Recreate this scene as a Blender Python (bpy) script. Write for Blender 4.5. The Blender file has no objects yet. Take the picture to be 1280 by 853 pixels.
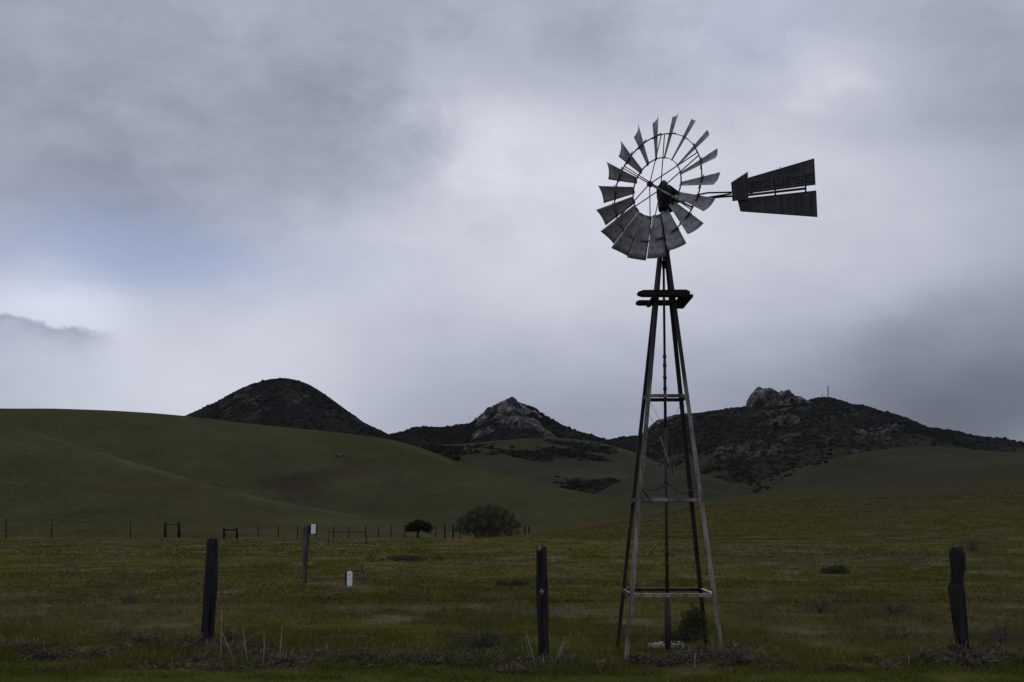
import bpy, bmesh, math, random
import numpy as np
from mathutils import Vector, Matrix, noise as mnoise

S = bpy.context.scene
COL = S.collection
rng = np.random.default_rng(7)
random.seed(7)
R = math.radians

# ---------------------------------------------------------------- camera
FPX, CX, CY, HOR, EYE = 1422.0, 640.0, 426.5, 643.0, 1.65
PITCH = math.atan((HOR - CY) / FPX)
cam_d = bpy.data.cameras.new('camera')
cam = bpy.data.objects.new('camera', cam_d); COL.objects.link(cam)
cam.location = (0, 0, EYE)
cam.rotation_euler = (math.pi/2 + PITCH, 0, 0)
cam_d.sensor_width = 36.0
cam_d.lens = 36.0*FPX/1280.0
cam_d.clip_start = 0.1; cam_d.clip_end = 30000
S.camera = cam
S.view_settings.view_transform = 'Standard'
S.view_settings.look = 'None'
S.view_settings.exposure = 0.0
S.view_settings.gamma = 1.0
S.cycles.max_bounces = 6

_F = Vector((0, math.cos(PITCH), math.sin(PITCH))); _U = Vector((0, -math.sin(PITCH), math.cos(PITCH)))
def ray(px, py):
    return _F*FPX + Vector((1, 0, 0))*(px-CX) - _U*(py-CY)
def at(px, py, Y):
    """the point at distance Y ahead that was measured at (px, py) in the photograph"""
    d = ray(px, py)
    return Vector((0, 0, EYE)) + d*(Y/d.y)
def on_plane(px, py, p0, n):
    d = ray(px, py); o = Vector((0, 0, EYE))
    return o + d*((p0-o).dot(n)/d.dot(n))

# ---------------------------------------------------------------- sun and sky
SUN_EL, SUN_AZ = 42.0, 12.0        # behind the cloud, ahead of the camera
sun_d = bpy.data.lights.new('sun', 'SUN'); sun = bpy.data.objects.new('sun', sun_d); COL.objects.link(sun)
sun_d.energy = 0.8; sun_d.angle = R(25); sun_d.color = (1.0, 0.96, 0.9)
sdir = Vector((math.sin(R(SUN_AZ))*math.cos(R(SUN_EL)), math.cos(R(SUN_AZ))*math.cos(R(SUN_EL)), math.sin(R(SUN_EL))))
sun.rotation_euler = (-sdir).to_track_quat('-Z', 'Y').to_euler()

class NT:
    """small helper for building node maths"""
    def __init__(s, tree): s.t = tree; s.n = tree.nodes; s.l = tree.links
    def new(s, kind, **kw):
        n = s.n.new(kind)
        for k, v in kw.items(): setattr(n, k, v)
        return n
    def put(s, sock, v):
        if isinstance(v, (int, float)): sock.default_value = v
        elif isinstance(v, (tuple, list)): sock.default_value = v if len(v) == len(sock.default_value) else tuple(v)+(1.0,)
        else: s.l.new(v, sock)
    def m(s, op, a, b=None, c=None, clamp=False):
        n = s.new('ShaderNodeMath', operation=op, use_clamp=clamp)
        s.put(n.inputs[0], a)
        if b is not None: s.put(n.inputs[1], b)
        if c is not None: s.put(n.inputs[2], c)
        return n.outputs[0]
    def mix(s, f, a, b, blend='MIX'):
        n = s.new('ShaderNodeMix', data_type='RGBA', blend_type=blend)
        s.put(n.inputs[0], f); s.put(n.inputs[6], a); s.put(n.inputs[7], b)
        return n.outputs[2]
    def noise(s, vec, scale, detail=4, rough=0.55, dist=0.0):
        n = s.new('ShaderNodeTexNoise')
        s.put(n.inputs['Vector'], vec)
        n.inputs['Scale'].default_value = scale; n.inputs['Detail'].default_value = detail
        n.inputs['Roughness'].default_value = rough; n.inputs['Distortion'].default_value = dist
        return n.outputs['Fac']
    def ramp(s, f, lo, hi, a=0.0, b=1.0):
        n = s.new('ShaderNodeMapRange', interpolation_type='SMOOTHSTEP')
        s.put(n.inputs[0], f)
        for i, v in enumerate((lo, hi, a, b)): n.inputs[1+i].default_value = v
        return n.outputs[0]
    def vscale(s, vec, xyz, loc=(0, 0, 0)):
        n = s.new('ShaderNodeMapping'); s.put(n.inputs[0], vec)
        n.inputs['Scale'].default_value = xyz; n.inputs['Location'].default_value = loc
        return n.outputs[0]

W = bpy.data.worlds.new('World'); S.world = W; W.use_nodes = True
w = NT(W.node_tree); w.n.clear()
wo = w.new('ShaderNodeOutputWorld'); bg = w.new('ShaderNodeBackground'); w.l.new(bg.outputs[0], wo.inputs[0])
BGS = 0.1
bg.inputs['Strength'].default_value = BGS
sky = w.new('ShaderNodeTexSky', sky_type='NISHITA', sun_disc=False)
sky.sun_elevation = R(SUN_EL); sky.sun_rotation = R(SUN_AZ); sky.air_density = 1.0; sky.dust_density = 1.0
tc = w.new('ShaderNodeTexCoord'); D = tc.outputs['Generated']
sep = w.new('ShaderNodeSeparateXYZ'); w.l.new(D, sep.inputs[0])
az = w.m('MULTIPLY', w.m('ARCTAN2', sep.outputs[0], sep.outputs[1]), 57.2958)     # degrees, 0 ahead, right positive
el = w.m('MULTIPLY', w.m('ARCSINE', sep.outputs[2]), 57.2958)
# warp the direction a little so that cloud edges are ragged
dd = w.vscale(D, (1.0, 1.0, 1.6))
n1 = w.noise(dd, 4.0, 5, 0.55); n2 = w.noise(w.vscale(D, (1, 1, 1.6), (3.1, 1.7, 0.4)), 4.0, 5, 0.55)
n3 = w.noise(w.vscale(D, (1.0, 1.0, 2.4), (1.3, 0.2, 5.0)), 9.0, 5, 0.5)
n5 = w.noise(w.vscale(D, (1.0, 1.0, 1.5), (7.3, 2.2, 1.0)), 18.0, 7, 0.6, 0.4)
low = w.ramp(el, 5.0, 19.0, 0.30, 1.0)
azw = w.m('MULTIPLY_ADD', low, w.m('ADD', w.m('MULTIPLY', w.m('SUBTRACT', n1, 0.5), 11.0), w.m('MULTIPLY', w.m('SUBTRACT', n5, 0.5), 3.5)), az)
elw = w.m('MULTIPLY_ADD', low, w.m('ADD', w.m('MULTIPLY', w.m('SUBTRACT', n2, 0.5), 6.0), w.m('MULTIPLY', w.m('SUBTRACT', n3, 0.5), 3.5)), el)
def azel(px, py):
    d = ray(px, py).normalized()
    return math.degrees(math.atan2(d.x, d.y)), math.degrees(math.asin(d.z))
def cloud(px, py, sx, sy, amt, warp=1.0):
    """a bank of cloud of about sx by sy degrees in that direction of the sky"""
    a0, e0 = azel(px, py)
    A, E = (azw, elw) if warp else (az, el)
    u = w.m('DIVIDE', w.m('SUBTRACT', A, a0), sx); v = w.m('DIVIDE', w.m('SUBTRACT', E, e0), sy)
    q = w.m('ADD', w.m('MULTIPLY', u, u), w.m('MULTIPLY', v, v))
    return w.m('MULTIPLY', w.m('EXPONENT', w.m('MULTIPLY', q, -1.0)), amt)
# luminance of the cloud deck: brightness of the cloud measured in these directions, smoothly joined, mid grey elsewhere
BASE = 0.45
SKYPTS = [(700,204,.67),(1250,499,.18),(1006,399,.49),(1106,50,.47),(66,380,.74),(556,484,.47),(26,24,.36),(566,154,.67),(306,399,.60),(325,112,.345),
 (100,220,.33),(330,200,.355),(600,60,.41),(800,100,.46),(1000,20,.50),(1240,50,.39),(940,120,.52),(1200,170,.45),(1150,280,.56),(1250,380,.38),
 (900,330,.60),(650,350,.63),(480,300,.55),(480,430,.57),(720,480,.40),(1000,470,.32),(1130,470,.245),(200,470,.62),(20,450,.52),(450,150,.375),(620,240,.62),
 (390,490,.61),(460,490,.50),(850,480,.41),(100,505,.60),(300,470,.62),(250,430,.62),(760,300,.655),(640,330,.66),(210,345,.43),(100,300,.40),(0,340,.48),(830,210,.66),(1030,200,.61),(200,30,.37),(420,40,.38),(780,400,.57),(860,20,.50),
 (-150,150,.36),(-150,420,.52),(1430,450,.24),(1430,200,.42),(640,-120,.44),(200,-120,.40),(1100,-120,.46),(700,580,.35),(200,580,.58),(1150,590,.24)]
_P = np.array([azel(a, b) for a, b, _ in SKYPTS]); _T = np.array([c for _, _, c in SKYPTS])-BASE
_SX, _SY = 5.6, 4.4
_K = np.exp(-((_P[:, None, 0]-_P[None, :, 0])/_SX)**2-((_P[:, None, 1]-_P[None, :, 1])/_SY)**2)
_A = np.linalg.solve(_K.T@_K+0.03*np.eye(len(_T)), _K.T@_T)
upper = w.ramp(el, 8.0, 20.0, 0.35, 1.0)
lum = w.m('ADD', BASE, w.m('MULTIPLY', w.m('SUBTRACT', w.noise(w.vscale(D, (1, 1, 1.8), (9.0, 4.0, 2.0)), 2.2, 5, 0.5), 0.5), 0.12))
lum = w.m('ADD', lum, w.m('MULTIPLY', w.m('MULTIPLY', w.m('SUBTRACT', n5, 0.5), 0.16), upper))
lum = w.m('ADD', lum, w.m('MULTIPLY', w.m('MULTIPLY', w.m('SUBTRACT', n3, 0.5), 0.17), upper))
for (a0, e0), q_ in zip(_P, _A):
    if abs(q_) < 0.004: continue
    u = w.m('MULTIPLY', w.m('SUBTRACT', azw, a0), 1/_SX); v = w.m('MULTIPLY', w.m('SUBTRACT', elw, e0), 1/_SY)
    q = w.m('MULTIPLY_ADD', u, u, w.m('MULTIPLY', v, v))
    lum = w.m('MULTIPLY_ADD', w.m('EXPONENT', w.m('MULTIPLY', q, -1.0)), float(q_), lum)
lum = w.m('ADD', lum, cloud(1065, 88, 2.0, 1.2, 0.10)); lum = w.m('ADD', lum, cloud(66, 378, 3.6, 1.0, 0.13)); lum = w.m('ADD', lum, cloud(1000, 55, 2.4, 1.0, 0.06)); lum = w.m('ADD', lum, cloud(615, 5, 3.0, 1.8, 0.06))
# rain curtain hanging below the cloud, with a soft near-vertical edge
a1, a2 = azel(415, 420)[0], azel(470, 420)[0]
cur = w.m('MULTIPLY', w.ramp(w.m('ADD', az, w.m('MULTIPLY', w.m('SUBTRACT', n1, 0.5), 2.0)), a1, a2), w.ramp(az, a2+12.0, a2+1.0))
cur = w.m('MULTIPLY', cur, w.ramp(el, 14.0, 7.0))
lum = w.m('MULTIPLY_ADD', cur, -0.03, lum)
# small ragged dark cloud low in the sky: crisp torn upper edge, fading below
a0, e0 = azel(0, 393)
n7 = w.noise(w.vscale(D, (1.0, 1.0, 1.6), (2.2, 9.1, 4.0)), 60.0, 5, 0.6)
top = w.m('MULTIPLY_ADD', w.m('SUBTRACT', az, a0), -0.16, e0+0.1)
u = w.m('SUBTRACT', w.m('ADD', el, w.m('ADD', w.m('MULTIPLY', w.m('SUBTRACT', n7, 0.5), 0.9), w.m('MULTIPLY', w.m('SUBTRACT', n5, 0.5), 1.1))), top)
body = w.m('MULTIPLY', w.ramp(u, 0.18, -0.16), w.m('EXPONENT', w.m('MULTIPLY', w.m('MINIMUM', u, 0.0), 0.95)))
body = w.m('MULTIPLY', body, w.m('MULTIPLY', w.ramp(az, azel(165, 400)[0], azel(90, 400)[0]), w.ramp(az, a0-9, a0-2)))
lum = w.m('MULTIPLY_ADD', body, -0.32, lum)
lum = w.m('MAXIMUM', w.m('MINIMUM', lum, 0.80), 0.16)
# tint: greyer where thick, cooler where thin
tint = w.mix(w.ramp(lum, 0.22, 0.68), (0.915, 1.0, 1.27, 1), (0.968, 1.0, 1.135, 1))
lumc = w.new('ShaderNodeCombineColor')
for i in range(3): w.put(lumc.inputs[i], w.m('MULTIPLY', lum, 1.0/BGS))
cloudcol = w.mix(1.0, tint, lumc.outputs[0], 'MULTIPLY')
# thin places where the blue shows through
gap = w.m('ADD', cloud(195, 336, 8.5, 1.9, 0.95), cloud(110, 300, 6, 2.0, 0.20))
gap = w.m('ADD', gap, cloud(940, 30, 3.5, 2.0, 0.40)); gap = w.m('ADD', gap, cloud(20, 470, 6, 2.0, 0.30))
gap = w.m('ADD', gap, cloud(-300, 330, 10, 3.0, 0.3))
gap = w.m('MULTIPLY', w.m('MINIMUM', gap, 1.0), 0.46)
skyc = w.mix(1.0, sky.outputs[0], (0.52, 0.60, 0.80, 1), 'MULTIPLY')
w.l.new(w.mix(gap, cloudcol, skyc), bg.inputs['Color'])

# ---------------------------------------------------------------- numpy noise
def _h(ix, iy, seed):
    n = (ix.astype(np.int64)*374761393 + iy.astype(np.int64)*668265263 + seed*1274126177) & 0xffffffff
    n = ((n ^ (n >> 13))*1274126177) & 0xffffffff
    n = n ^ (n >> 16)
    return (n & 0xffff)/65535.0
def vnoise(x, y, seed=0):
    x = np.asarray(x, float); y = np.asarray(y, float)
    ix = np.floor(x); iy = np.floor(y); fx = x-ix; fy = y-iy
    fx = fx*fx*(3-2*fx); fy = fy*fy*(3-2*fy)
    a = _h(ix, iy, seed); b = _h(ix+1, iy, seed); c = _h(ix, iy+1, seed); d = _h(ix+1, iy+1, seed)
    return (a*(1-fx)+b*fx)*(1-fy) + (c*(1-fx)+d*fx)*fy
def fbm(x, y, oct=4, seed=0, gain=0.5):
    s = 0; a = 1; t = 0
    for i in range(oct):
        s = s + a*vnoise(np.asarray(x)*2**i + 17.3*i, np.asarray(y)*2**i - 9.1*i, seed+i); t += a; a *= gain
    return s/t
def sstep(x, a, b):
    t = np.clip((np.asarray(x, float)-a)/(b-a), 0, 1); return t*t*(3-2*t)
def lerp3(a, b, t): return a*(1-t[:, None]) + b*t[:, None]

# ---------------------------------------------------------------- mesh helpers
def link(name, me, mat=None, parent=None):
    o = bpy.data.objects.new(name, me); COL.objects.link(o)
    if mat is not None and not me.materials: me.materials.append(mat)
    if parent is not None: o.parent = parent
    return o
def np_mesh(name, V, F, col=None, smooth=False):
    """V (n,3), F list of (m,k) index arrays; col (n,3) goes to the point attribute Col"""
    me = bpy.data.meshes.new(name)
    V = np.asarray(V, np.float32)
    me.vertices.add(len(V)); me.vertices.foreach_set('co', V.ravel())
    Fs = F if isinstance(F, list) else [F]
    loops = np.concatenate([f.ravel() for f in Fs]).astype(np.int32)
    tot = np.concatenate([np.full(len(f), f.shape[1]) for f in Fs])
    start = np.concatenate([[0], np.cumsum(tot)[:-1]]).astype(np.int32)
    me.loops.add(len(loops)); me.loops.foreach_set('vertex_index', loops)
    me.polygons.add(len(tot)); me.polygons.foreach_set('loop_start', start)
    if smooth: me.polygons.foreach_set('use_smooth', np.ones(len(tot), bool))
    me.update(calc_edges=True)
    if col is not None:
        at_ = me.attributes.new('Col', 'FLOAT_COLOR', 'POINT')
        c4 = np.ones((len(V), 4), np.float32); c4[:, :3] = col
        at_.data.foreach_set('color', c4.ravel())
    me.validate()
    return me
def grid_faces(nu, nv):
    i = np.arange(nu-1)[:, None]; j = np.arange(nv-1)[None, :]
    a = (i*nv+j).ravel()
    return np.stack([a, a+nv, a+nv+1, a+1], 1)

class MB:
    def __init__(s): s.v = []; s.f = []; s.sm = []
    def add(s, vs, fs, smooth=False):
        b = len(s.v); s.v += [Vector(v) for v in vs]
        s.f += [[b+i for i in f] for f in fs]; s.sm += [smooth]*len(fs); return s
    def box(s, c, size, M=None, taper=1.0):
        x, y, z = (q/2 for q in size); c = Vector(c); M = M or Matrix.Identity(3)
        vs = []
        for k, t in ((-1, 1.0), (1, taper)):
            for a, b in ((-1, -1), (1, -1), (1, 1), (-1, 1)):
                vs.append(c + M @ Vector((a*x*t, b*y*t, k*z)))
        return s.add(vs, [(3, 2, 1, 0), (4, 5, 6, 7), (0, 1, 5, 4), (1, 2, 6, 5), (2, 3, 7, 6), (3, 0, 4, 7)])
    def beam(s, p, q, wx, wy, up=(0, 0, 1)):
        p = Vector(p); q = Vector(q); z = (q-p); L = z.length; z.normalize()
        x = Vector(up).cross(z)
        if x.length < 1e-4: x = Vector((1, 0, 0)).cross(z)
        x.normalize(); y = z.cross(x)
        return s.box((p+q)/2, (wx, wy, L), Matrix((x, y, z)).transposed())
    def tube(s, pts, r, n=8, caps=True, smooth=True):
        pts = [Vector(p) for p in pts]; rs = r if isinstance(r, (list, tuple)) else [r]*len(pts)
        vs = []; prev = None
        for i, p in enumerate(pts):
            t = (pts[min(i+1, len(pts)-1)] - pts[max(i-1, 0)]).normalized()
            if prev is None:
                prev = t.orthogonal().normalized()
            x = (prev - t*prev.dot(t)).normalized(); y = t.cross(x); prev = x
            for k in range(n):
                a = 2*math.pi*k/n
                vs.append(p + (x*math.cos(a)+y*math.sin(a))*rs[i])
        fs = []
        for i in range(len(pts)-1):
            for k in range(n):
                a = i*n+k; b = i*n+(k+1) % n
                fs.append((a, b, b+n, a+n))
        s.add(vs, fs, smooth)
        if caps:
            b = len(s.v)-len(vs)
            s.f.append([b+k for k in reversed(range(n))]); s.sm.append(False)
            s.f.append([b+(len(pts)-1)*n+k for k in range(n)]); s.sm.append(False)
        return s
    def slab(s, poly, normal, th):
        """a polygon sheet with thickness th along normal (half each side)"""
        n = Vector(normal).normalized()*th/2; k = len(poly); poly = [Vector(p) for p in poly]
        vs = [p+n for p in poly]+[p-n for p in poly]
        fs = [tuple(range(k)), tuple(reversed(range(k, 2*k)))]
        fs += [(i, k+i, k+(i+1) % k, (i+1) % k) for i in range(k)]
        return s.add(vs, fs)
    def mesh(s, name, origin=(0, 0, 0)):
        o = Vector(origin)
        me = bpy.data.meshes.new(name)
        me.from_pydata([tuple(v-o) for v in s.v], [], s.f)
        me.polygons.foreach_set('use_smooth', s.sm)
        bm = bmesh.new(); bm.from_mesh(me); bmesh.ops.recalc_face_normals(bm, faces=bm.faces); bm.to_mesh(me); bm.free()
        me.update(); return me
    def build(s, name, mat, parent=None, origin=None):
        if origin is None: origin = ROOT.get(parent.name, (0, 0, 0)) if parent is not None else (0, 0, 0)
        o = link(name, s.mesh(name, origin), mat, parent)
        if parent is not None: ROOT[o.name] = origin
        return o
ROOT = {}
def empty(name, loc):
    o = bpy.data.objects.new(name, None); COL.objects.link(o); o.location = loc
    ROOT[o.name] = Vector(loc); return o
def tag(o, label, cat=None, group=None, kind=None):
    o['label'] = label
    if cat: o['category'] = cat
    if group: o['group'] = group
    if kind: o['kind'] = kind
    return o

# ---------------------------------------------------------------- materials
def new_mat(name, rough=0.8, spec=0.3):
    m = bpy.data.materials.new(name); m.use_nodes = True
    t = NT(m.node_tree); b = t.n['Principled BSDF']
    b.inputs['Roughness'].default_value = rough
    b.inputs['Specular IOR Level'].default_value = spec
    return m, t, b
def bump(t, b, h, strength, dist):
    n = t.new('ShaderNodeBump'); n.inputs['Strength'].default_value = strength; n.inputs['Distance'].default_value = dist
    t.put(n.inputs['Height'], h); t.l.new(n.outputs[0], b.inputs['Normal'])
def pos(t): return t.new('ShaderNodeNewGeometry').outputs['Position']
def obj(t): return t.new('ShaderNodeTexCoord').outputs['Object']
def turf_mat(name, s1, s2, amp, bstr, bdist, stretch=(1, 1, 1)):
    m, t, b = new_mat(name, 1.0, 0.0)
    c = t.new('ShaderNodeAttribute', attribute_name='Col').outputs['Color']
    p = t.vscale(pos(t), stretch)
    a = t.noise(p, s1, 6, 0.65); a2 = t.noise(p, s2, 4, 0.6)
    f = t.m('ADD', 1.0, t.m('MULTIPLY', t.m('SUBTRACT', t.m('ADD', a, a2), 1.0), amp))
    cc = t.new('ShaderNodeCombineColor')
    for i in range(3): t.put(cc.inputs[i], f)
    col = t.mix(1.0, c, cc.outputs[0], 'MULTIPLY')
    dry = t.ramp(t.noise(p, s2*1.7, 5, 0.7), 0.60, 0.74)
    col = t.mix(t.m('MULTIPLY', dry, 0.35), col, t.mix(1.0, c, (2.0, 1.7, 2.3, 1), 'MULTIPLY'))
    t.l.new(col, b.inputs['Base Color'])
    bump(t, b, t.m('ADD', a, a2), bstr, bdist)
    return m
M_field = turf_mat('field_turf', 1.3, 9.0, 0.9, 0.9, 0.08)
M_slope = turf_mat('slope_turf', 0.45, 2.6, 0.9, 0.8, 0.25)
M_hill = turf_mat('hill_turf', 0.06, 0.75, 0.85, 0.8, 1.2)
M_far = turf_mat('far_hill_turf', 0.012, 0.07, 0.65, 0.7, 6.0)
def leaf_mat(name, transl=0.25):
    m, t, b = new_mat(name, 1.0, 0.0)
    c = t.new('ShaderNodeAttribute', attribute_name='Col').outputs['Color']
    t.l.new(c, b.inputs['Base Color'])
    tr = t.new('ShaderNodeBsdfTranslucent'); t.l.new(c, tr.inputs[0])
    mx = t.new('ShaderNodeMixShader'); mx.inputs[0].default_value = transl
    t.l.new(b.outputs[0], mx.inputs[1]); t.l.new(tr.outputs[0], mx.inputs[2])
    t.l.new(mx.outputs[0], t.n['Material Output'].inputs[0])
    return m
M_blade = leaf_mat('grass_blade', 0.25)
M_leaf = leaf_mat('foliage', 0.15)
def rock_mat(name, scale, lo, hi, bd):
    m, t, b = new_mat(name, 0.92, 0.15)
    p = pos(t)
    a = t.noise(p, scale, 8, 0.65, 0.6); c = t.noise(p, scale*4, 6, 0.65)
    v = t.new('ShaderNodeTexVoronoi', feature='DISTANCE_TO_EDGE'); t.put(v.inputs['Vector'], t.vscale(p, (1, 1, 0.45))); v.inputs['Scale'].default_value = scale*2.0
    cr = t.ramp(v.outputs[0], 0.0, 0.16)
    f = t.noise(t.vscale(p, (1, 1, 0.6)), scale*9, 5, 0.6); vn = t.noise(t.vscale(p, (1, 1, 0.45), (31, 7, 3)), scale*1.6, 6, 0.6, 1.2)
    base = t.mix(t.ramp(a, 0.42, 0.60), lo, hi)
    base = t.mix(t.m('MULTIPLY', t.ramp(f, 0.48, 0.66), 0.65), base, tuple(x*0.35 for x in lo[:3])+(1,))
    base = t.mix(t.m('MULTIPLY', t.ramp(c, 0.52, 0.66), 0.7), base, tuple(x*0.3 for x in lo[:3])+(1,))
    base = t.mix(t.ramp(t.m('ABSOLUTE', t.m('SUBTRACT', vn, 0.5)), 0.035, 0.008), base, (0.010, 0.011, 0.009, 1))
    base = t.mix(t.m('MULTIPLY', t.m('SUBTRACT', 1.0, cr), t.ramp(a, 0.62, 0.40)), base, (0.016, 0.016, 0.014, 1))
    t.l.new(base, b.inputs['Base Color'])
    bump(t, b, t.m('ADD', a, t.m('MULTIPLY', cr, 0.5)), 1.0, bd)
    return m
M_rock = rock_mat('crag_rock', 0.035, (0.050, 0.049, 0.047, 1), (0.27, 0.258, 0.24, 1), 6.0)
M_lichen = rock_mat('lichened_dark_rock', 0.045, (0.030, 0.030, 0.028, 1), (0.120, 0.116, 0.110, 1), 5.0)
M_stone = rock_mat('field_stone', 2.0, (0.09, 0.085, 0.075, 1), (0.22, 0.205, 0.185, 1), 0.03)
def metal_mat(name, base, rust, amount, metallic=0.35, rough=0.6, scale=9.0, zs=0.25, top=None):
    m, t, b = new_mat(name, rough, 0.4)
    p = t.vscale(obj(t), (1, 1, zs))
    a = t.noise(p, scale, 7, 0.65); c = t.noise(obj(t), scale*6, 4, 0.6)
    f = t.ramp(t.m('ADD', a, t.m('MULTIPLY', t.m('SUBTRACT', c, 0.5), 0.4)), 0.62-amount*0.42, 0.80-amount*0.42)
    col = t.mix(f, t.mix(c, tuple(x*0.7 for x in base)+(1,), tuple(min(1, x*1.25) for x in base)+(1,)), tuple(rust)+(1,))
    if top:      # upper tower painted dark, standing in for its contrast against the bright sky
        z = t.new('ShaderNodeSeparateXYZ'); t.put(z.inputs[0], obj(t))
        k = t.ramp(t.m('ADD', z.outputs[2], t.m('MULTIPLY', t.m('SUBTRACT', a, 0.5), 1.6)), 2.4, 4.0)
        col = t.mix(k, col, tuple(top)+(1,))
    t.l.new(col, b.inputs['Base Color'])
    t.put(b.inputs['Metallic'], t.m('MULTIPLY', t.m('SUBTRACT', 1.0, f), metallic))
    t.put(b.inputs['Roughness'], t.m('ADD', rough-0.1, t.m('MULTIPLY', f, 0.3)))
    bump(t, b, t.m('ADD', a, c), 0.25, 0.004)
    return m
RUST = (0.045, 0.026, 0.018)
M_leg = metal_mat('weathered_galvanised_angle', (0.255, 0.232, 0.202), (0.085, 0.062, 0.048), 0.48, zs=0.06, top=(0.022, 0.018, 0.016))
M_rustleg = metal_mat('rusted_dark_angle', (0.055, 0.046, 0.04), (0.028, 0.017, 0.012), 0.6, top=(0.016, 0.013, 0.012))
M_iron = metal_mat('dark_cast_iron', (0.018, 0.016, 0.016), (0.012, 0.008, 0.007), 0.5, 0.2, 0.75)
M_blades = metal_mat('galvanised_blade_sheet', (0.265, 0.27, 0.288), (0.14, 0.138, 0.14), 0.40, 0.40, 0.62, 5.0, 1.0)
M_ring = metal_mat('blade_ring_steel', (0.06, 0.06, 0.062), (0.03, 0.022, 0.018), 0.5)
M_rod = metal_mat('pump_rod_steel', (0.03, 0.025, 0.023), RUST, 0.6)
M_white = metal_mat('white_enamel', (0.88, 0.88, 0.90), (0.6, 0.58, 0.55), 0.05, 0.0, 0.5)
M_mast = metal_mat('mast_steel', (0.12, 0.12, 0.125), (0.1, 0.08, 0.07), 0.3)
M_wire = metal_mat('old_fence_wire', (0.03, 0.028, 0.026), (0.02, 0.014, 0.011), 0.5)
def vane_mat(name, base, dark):
    m, t, b = new_mat(name, 0.6, 0.35)
    p = obj(t)
    st = t.noise(t.vscale(p, (14, 14, 1.1)), 2.0, 5, 0.6)
    a = t.noise(p, 3.0, 5, 0.6)
    col = t.mix(t.ramp(st, 0.35, 0.7), dark+(1,), base+(1,))
    col = t.mix(t.m('MULTIPLY', t.ramp(a, 0.5, 0.72), 0.6), col, tuple(x*1.7 for x in base)+(1,))
    t.l.new(col, b.inputs['Base Color']); b.inputs['Metallic'].default_value = 0.2
    return m
M_vane = vane_mat('weathered_vane_sheet', (0.046, 0.048, 0.054), (0.026, 0.027, 0.030))
M_vane2 = vane_mat('faded_painted_vane_sheet', (0.050, 0.053, 0.060), (0.018, 0.019, 0.022))
M_letter, _t, _b = new_mat('black_vane_paint', 0.7, 0.2)
_t.l.new(_t.mix(_t.noise(obj(_t), 25, 5, 0.7), (0.010, 0.010, 0.012, 1), (0.027, 0.028, 0.031, 1)), _b.inputs['Base Color'])
def wood_mat(name, dark, light, grain=1.0):
    m, t, b = new_mat(name, 0.9, 0.12)
    p = t.vscale(obj(t), (22*grain, 22*grain, 1.6*grain))
    a = t.noise(p, 1.0, 7, 0.65, 0.8); c = t.noise(t.vscale(obj(t), (3, 3, 2)), 1.5, 4)
    cr = t.ramp(t.noise(t.vscale(obj(t), (30*grain, 30*grain, 0.9*grain)), 1.4, 5, 0.5), 0.60, 0.68)
    col = t.mix(t.ramp(a, 0.3, 0.7), dark+(1,), light+(1,))
    col = t.mix(t.m('MULTIPLY', t.ramp(c, 0.5, 0.75), 0.5), col, tuple(x*0.6 for x in dark)+(1,))
    col = t.mix(cr, col, tuple(x*0.25 for x in dark)+(1,))
    t.l.new(col, b.inputs['Base Color'])
    bump(t, b, t.m('SUBTRACT', a, cr), 0.8, 0.01)
    return m
M_post = wood_mat('dark_weathered_post', (0.013, 0.012, 0.0125), (0.034, 0.031, 0.031))
M_greypost = wood_mat('grey_weathered_post', (0.07, 0.060, 0.052), (0.14, 0.122, 0.105))
M_knot = wood_mat('bare_wood_knot', (0.12, 0.11, 0.10), (0.26, 0.24, 0.22), 2.0)
M_plank = wood_mat('platform_plank', (0.012, 0.010, 0.009), (0.024, 0.020, 0.018))
M_paleboard = wood_mat('pale_painted_board', (0.42, 0.41, 0.38), (0.75, 0.73, 0.69))
M_bark = wood_mat('bark', (0.03, 0.025, 0.02), (0.07, 0.06, 0.05), 0.5)
M_gravel, _t, _b = new_mat('shoulder_gravel', 0.95, 0.15)
_n = _t.new('ShaderNodeTexVoronoi'); _t.put(_n.inputs['Vector'], pos(_t)); _n.inputs['Scale'].default_value = 45
_t.l.new(_t.mix(_t.m('MULTIPLY', _t.noise(pos(_t), 30, 5, 0.7), _n.outputs['Distance']), (0.09, 0.088, 0.085, 1), (0.36, 0.35, 0.33, 1)), _b.inputs['Base Color'])
bump(_t, _b, _n.outputs['Distance'], 1.0, 0.02)

# ---------------------------------------------------------------- ground
BANKS = [(-3.85, 14.4, 1.3, 0.55, 0.13), (-6.5, 13.8, 1.8, 0.5, 0.08), (-1.2, 13.5, 2.5, 0.45, 0.06), (0.37, 13.25, 0.5, 0.3, 0.05),
         (5.15, 13.3, 0.7, 0.45, 0.09), (1.28, 13.75, 0.50, 0.50, -0.12), (2.3, 13.35, 0.7, 0.25, 0.05)]
def gz(x, y):
    x = np.asarray(x, float); y = np.asarray(y, float)
    r = np.hypot(x, y)
    z = 0.10*(fbm(x/7.0, y/7.0, 3, 11)-0.5) + 0.055*(fbm(x/1.1, y/1.1, 3, 12)-0.5)*sstep(y, 12.2, 14) + 0.22*(fbm(x/23.0, y/16.0, 2, 13)-0.5)*sstep(r, 22, 45)
    z = z*(1-sstep(r, 130, 240))
    for bx, by, sx, sy, a in BANKS: z = z + a*np.exp(-((x-bx)/sx)**2-((y-by)/sy)**2)
    z = z - np.clip(y-75, 0, 125)*0.0176*(1-sstep(x, 15, 60))
    return z
OL = np.array((0.1144, 0.1001, 0.0299)); GR = np.array((0.083, 0.080, 0.021)); BR = np.array((0.1144, 0.0871, 0.0442)); DRY = np.array((0.1950, 0.1716, 0.1144)); LAWN = np.array((0.0728, 0.0832, 0.0156)); GG = np.array((0.0910, 0.0884, 0.0468))
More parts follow.
